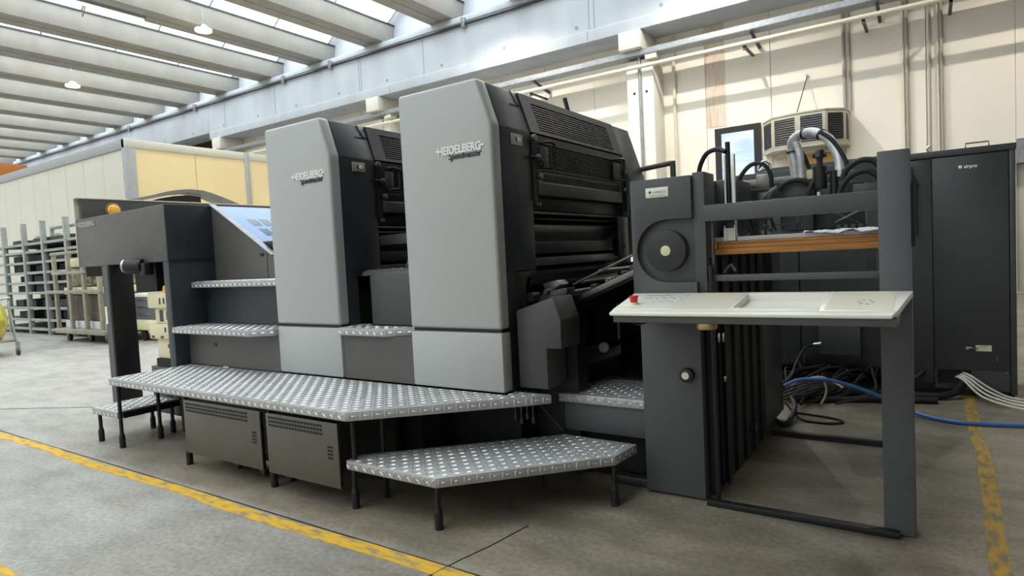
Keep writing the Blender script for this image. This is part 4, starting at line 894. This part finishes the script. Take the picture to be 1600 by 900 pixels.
hose('black_hose', 'black hose arching from the feeder box top to the guide post', [(-1.02, 3.35, 1.655), (-1.005, 3.34, 1.72), (-.96, 3.31, 1.775), (-.90, 3.29, 1.787), (-.852, 3.26, 1.765)], .012, RUB)
hose('black_hose', 'black hose looping in front of the window, right of the guide post', [(-.96, 3.9, 1.63), (-.94, 3.9, 1.69), (-.89, 3.9, 1.75), (-.84, 3.9, 1.765), (-.79, 3.9, 1.74), (-.765, 3.9, 1.68), (-.765, 3.9, 1.62)], .0125, RUB)
hose('black_hose', 'black hose arching left of the suction valve', [(-.56, 3.84, 1.50), (-.555, 3.84, 1.57), (-.52, 3.84, 1.635), (-.46, 3.84, 1.665), (-.43, 3.84, 1.665)], .012, RUB)
hose('black_hose', 'upper black hose looping toward the end post', [(-.385, 3.8, 1.62), (-.36, 3.8, 1.67), (-.30, 3.8, 1.705), (-.24, 3.8, 1.695), (-.205, 3.8, 1.64), (-.20, 3.8, 1.56)], .015, RUB)
hose('black_hose', 'lower black hose looping beside the motor block', [(-.40, 3.78, 1.50), (-.39, 3.78, 1.57), (-.34, 3.78, 1.63), (-.27, 3.78, 1.645), (-.22, 3.78, 1.61), (-.20, 3.78, 1.57)], .015, RUB)
for i, lab in enumerate(('upper grey hose sagging behind the guide post', 'middle grey hose sagging behind the guide post', 'lower grey hose sagging behind the guide post')):
    hose('grey_hose', lab, [(-.93, 3.7, 1.52-.03*i), (-.86, 3.7, 1.50-.03*i), (-.78, 3.7, 1.53-.02*i), (-.73, 3.7, 1.58-.01*i), (-.70, 3.72, 1.60)], .010, DGREY)
hose('black_hose', 'black hose standing upright behind the crossbar, left of the suction box', [(-.735, 3.65, 1.42), (-.735, 3.65, 1.50), (-.715, 3.65, 1.57), (-.69, 3.66, 1.585)], .011, DGREY)
hose('black_hose', 'low black hose arch on top of the suction box', [(-.74, 3.97, 1.60), (-.70, 3.97, 1.638), (-.64, 3.97, 1.65), (-.58, 3.97, 1.632), (-.555, 3.97, 1.58), (-.55, 3.97, 1.45)], .015, RUB)

# cables on the floor
hose('blue_hose', 'blue air hose bowed from the feeder over the floor to the right', [(-.93, 5.0, .21), (-.85, 5.02, .252), (-.75, 5.03, .27), (-.62, 5.05, .265), (-.45, 5.1, .21), (-.30, 5.2, .13), (-.17, 5.25, .06), (-.05, 5.2, .022), (.15, 5.12, .017), (.35, 5.15, .016), (.62, 5.22, .016)], .013, BLUE)
for i, (lab, z, y1, x1) in enumerate((('topmost white cable leaving the cabinet hole', .185, 5.95, .60), ('second white cable leaving the cabinet hole', .17, 5.80, .60), ('third white cable leaving the cabinet hole', .158, 5.66, .60), ('lowest white cable leaving the cabinet hole', .15, 5.52, .60))):
    x0 = .19-.016*i
    hose('white_cable', lab, [(x0, 6.09, z), (x0+.06, 6.0, z-.012), (x0+.17, 5.97-.05*i, .095-.014*i), (.48, 5.95-.09*i, .035-.004*i), (.62, 5.93-.11*i, .02)], .0085, WCAB)
hose('black_cable', 'thick black conduit curving from the cabinet hole to the floor', [(.20, 6.06, .12), (.19, 6.0, .09), (.13, 5.9, .045), (.0, 5.82, .03), (-.2, 5.8, .03), (-.5, 5.78, .03), (-.95, 5.6, .03)], .028, RUB)
hose('black_cable', 'black conduit lying on the floor under the control cabinet', [(-.95, 5.35, .025), (-.6, 5.5, .025), (-.3, 5.62, .025), (.03, 5.7, .025)], .024, RUB)
hose('black_cable', 'thin black cable in a flat loop on the bare floor', [(-.92, 4.95, .10), (-.86, 4.9, .05), (-.78, 4.82, .012), (-.62, 4.80, .009), (-.53, 4.86, .009), (-.56, 4.93, .009), (-.68, 4.98, .009), (-.86, 5.02, .009)], .0085, RUB)
hose('black_cable', 'black cable hanging from the silver plug to the floor', [(-.86, 5.97, .38), (-.92, 5.9, .36), (-.97, 5.75, .25), (-.99, 5.6, .12), (-1.0, 5.4, .04)], .011, RUB)
hose('black_cable', 'thick black cable bent under the feeder rear cabinet', [(-1.0, 4.8, .035), (-.9, 4.62, .026), (-.86, 4.62, .024), (-.845, 4.72, .03), (-.85, 4.95, .07), (-.9, 5.1, .10)], .018, RUB)
for i in range(30):
    u = random.uniform
    x = u(-1.15, -.36); z0 = u(.06, .19); x1 = x+u(-.25, .05); x2 = x1+u(-.35, .05); x3 = x2+u(-.3, .0); y2 = u(5.4, 5.68)
    hose('loose_cable', 'one of many black cables spilling from the foot of the control cabinet', [(x, 6.3, z0), (x+u(-.02, .02), 6.06, z0+u(0, .04)), (x1, 5.86+u(-.04, .04), u(.10, .20)), (x2, y2, u(.05, .14)), (max(x3, -1.25), y2-u(.1, .4), u(.02, .09))], u(.007, .014), [RUB, BLACK, RUB, DGREY, RUB][i % 5], 'cable', 'cables at the foot of the control cabinet')
for i in range(5):
    hose('grey_cable', 'pale grey cable fanning out behind the feeder foot, %s from the bottom' % ['first', 'second', 'third', 'fourth', 'fifth'][i], [(-.95, 5.0+.05*i, .10+.02*i), (-.86, 5.2+.04*i, .115+.018*i), (-.75, 5.45+.03*i, .12+.015*i), (-.68+.02*i, 5.6, .10)], .008, WPIPE if i == 4 else DUCT, 'cable', 'pale cables behind the feeder foot')
hose('white_cable', 'white cable end dangling from the blue hose', [(-.66, 5.04, .25), (-.65, 5.05, .19), (-.665, 5.06, .13), (-.69, 5.07, .08)], .007, WCAB)
hose('red_pipe', 'red pipe fitting beside the charcoal cabinet edge', [(.70, 7.0, 1.17), (.76, 7.0, 1.17), (.80, 7.0, 1.17)], .05, mat('red_pipe_paint', (150, 44, 40), .45), 'pipe')
MB().cyl((.735, 7.0, 1.17), (.75, 7.0, 1.17), .07, 14).cyl((.74, 7.0, 0), (.74, 7.0, 1.1), .02, 8).build('flange', mat('red_pipe_paint', (150, 44, 40), .45), bpy.data.objects['red_pipe'])

# ================================================================== LEFT BACKGROUND
RK = thing('pallet_rack', 'grey steel shelf rack with many levels before the pale partition', 'rack', (-17.5, 6.6, 0))
ux = [-20.6, -19.3, -18.05, -16.95, -15.72]
for x in ux:
    for y in (6.03, 7.2): MB().box(x-.05, x+.05, y-.05, y+.05, 0, 2.64 if y < 7 else 2.5, b=.006).build('upright', RACK, RK)
for z in (.12, .34, .62, .98, 1.22, 1.46, 1.70, 1.95, 2.14):
    MB().box(-20.6, -15.2, 6.0, 6.06, z-.03, z+.03, b=.004).box(-20.6, -15.2, 6.06, 7.2, z-.01, z+.01).build('shelf_board', RACK, RK)
MB().box(-20.6, -15.2, 7.14, 7.15, .1, 2.16).build('rack_shade_sheet', RACKD, RK)  # dark sheet stands in for the shaded rack interior
MB().tube([(-18.0, 6.6, 2.15), (-18.0, 6.6, 2.55), (-16.5, 6.6, 2.55), (-16.5, 6.6, 2.15)], .05, 6, 0).build('top_frame', RACK, RK)
for i in range(30):  # crates fill every level to darken the rack interior
    bay = i % 5; x = [-19.22, -18.65, -17.97, -17.42, -16.87][bay]; w_ = [.5, .52, .5, .40, 1.0][bay]; z = [.36, .64, 1.0, 1.24, 1.48, 1.72][i//5]
    o = MB().box(x+.03*random.random(), x+w_, 6.12+.15*random.random(), 7.1, z, z+.15+.04*random.random(), b=.01).build('dark_crate', RACKD); tag(o, "dark crate on the rack's %s loaded level, %s from left" % (['lowest', 'second lowest', 'third lowest', 'third highest', 'second highest', 'highest'][i//5], ['first', 'second', 'third', 'fourth', 'fifth'][bay]), 'crate', 'dark crates on the shelf rack')
for i, (x, w) in enumerate(((-19.0, .6), (-17.75, .9), (-16.75, .8), (-15.95, .3))):
    o = MB().box(x, x+w, 6.1, 6.9, 2.165, 2.27, b=.01).build('dark_plate', RACKD); tag(o, 'flat dark plate lying on top of the shelf rack, %s from the left' % ['first', 'second', 'third', 'fourth'][i], 'plate', 'dark plates on top of the rack')
CT = thing('roll_cage', 'pale metal roll cage trolley on castors with dark box inside', 'trolley', (-14, 6, 0))
for x in (-15.05, -14.4, -13.75, -13.1):
    MB().box(x-.05, x+.05, 5.47, 5.53, .26, 1.82, b=.006).build('bar', CARTM, CT); MB().box(x-.04, x+.04, 6.9, 6.96, .26, 1.82, b=.006).build('bar', CARTM, CT)
for z in (1.02, 1.80, 1.4): MB().box(-15.5 if z == 1.02 else -15.1, -13.0, 5.45, 5.49, z-.03, z+.03, b=.004).build('rail', CARTM, CT)
MB().box(-15.15, -12.95, 5.45, 7.0, .17, .27, b=.01).build('base', CARTM, CT)
MB().box(-15.0, -13.05, 5.6, 6.9, .275, .42).build('film_wrap', PAPER, CT)
MB().box(-14.95, -13.1, 5.62, 6.85, .43, .95, b=.02).build('dark_box', mat('brown_carton', (72, 60, 50), .7, c2=(98, 88, 76), scale=4), CT)
MB().box(-14.95, -13.1, 5.6, 6.85, .96, 1.1, b=.01).build('pale_lid', CREAM, CT)
MB().box(-14.9, -13.1, 5.65, 6.8, 1.11, 1.5, b=.06).build('mottled_bundle', mat('mottled_bundle', (96, 90, 72), .8, c2=(150, 144, 122), scale=9), CT)
MB().box(-14.8, -13.2, 5.65, 6.8, 1.51, 1.68, b=.02).build('white_crates', CREAM, CT)
for x, y in ((-14.85, 5.6), (-13.15, 5.6), (-14.85, 6.8), (-13.15, 6.8), (-14.0, 5.65)):
    w = MB().cyl((x, y-.03, .085), (x, y+.03, .085), .084, 16, b=.008).build('castor', BLACK, CT); MB().box(x-.04, x+.04, y-.045, y+.045, .09, .17).build('fork', CARTM, w)
CT2 = thing('flat_trolley', 'low pale trolley with grey drawer box seen past the delivery post', 'trolley', (-12.6, 6.3, 0))
MB().box(-12.95, -11.9, 6.0, 6.9, .22, .42, b=.01).build('base', CREAM, CT2)
MB().box(-12.95, -12.1, 6.02, 6.85, .42, .86, b=.01).build('drawer_box', mat('blue_grey_drawers', (90, 94, 98), .5), CT2)
for z in (.52, .66, .80): MB().box(-12.8, -12.3, 6.0, 6.02, z, z+.02, b=.003).build('drawer_handle', STEEL, CT2)
MB().box(-12.97, -12.05, 6.0, 6.87, .86, .93, b=.008).build('white_top', WHITE, CT2)
for x, y in ((-12.8, 6.1), (-12.05, 6.1), (-12.8, 6.8), (-12.05, 6.8)): MB().cyl((x, y-.03, .11), (x, y+.03, .11), .108, 14, b=.01).build('castor', BLACK, CT2)
o = MB().box(-13.6, -12.3, 7.3, 7.6, 0, 2.0, b=.02).build('cream_cabinet', CREAM); tag(o, 'tall cream cabinet glimpsed between delivery post and hood dial', 'cabinet')
BN = thing('waste_cart', 'wire waste cart holding a yellow green plastic bag at the left edge', 'waste cart', (-13.8, 3.9, 0))
v = MB(); v.ball((-13.58, 3.93, .62), .40, 1.0, .55, 1.0, 24, 16); v = v.build('plastic_bag', BAG, BN)
MB().box(-14.3, -13.25, 3.5, 4.2, .24, .28, b=.01).build('base_tray', CARTM, BN)
fr = MB()
for x, y in ((-13.22, 4.16), (-14.25, 4.16), (-13.22, 3.52), (-14.25, 3.52)): fr.tube([(x, y, .26), (x-.2 if x > -14 else x+.0, y, 1.0)], .018, 8, 0)
fr.tube([(-14.3, 4.16, 1.0), (-13.46, 4.18, 1.0), (-13.36, 4.12, 1.0), (-13.34, 3.9, .98), (-13.36, 3.56, 1.0), (-13.46, 3.5, 1.0), (-14.3, 3.52, 1.0)], .02, 8, 3); fr.build('wire_frame', STEEL, BN)
MB().prism([(-14.3, .95), (-13.45, .92), (-13.5, 1.03), (-13.95, 1.42), (-14.2, 1.4)], 'y', 3.6, 4.1, b=.04).build('white_bag', PAPER, BN)
for x, y in ((-13.22, 4.18), (-14.2, 4.18), (-13.25, 3.52), (-14.2, 3.52), (-13.95, 4.1)):
    w = MB().cyl((x, y-.02, .062), (x, y+.02, .062), .061, 14, b=.006).build('castor', DGREY, BN); MB().box(x-.02, x+.02, y-.03, y+.03, .07, .24).build('fork', STEEL, w)
o = MB().box(-36.4, -36, 5, 12.43, 5.6, 6.8, b=.02).build('crane_girder', ORANGE); tag(o, 'orange crane girder showing above the partition at the left edge', 'crane girder')
for z in (1.9, 2.6):
    pass
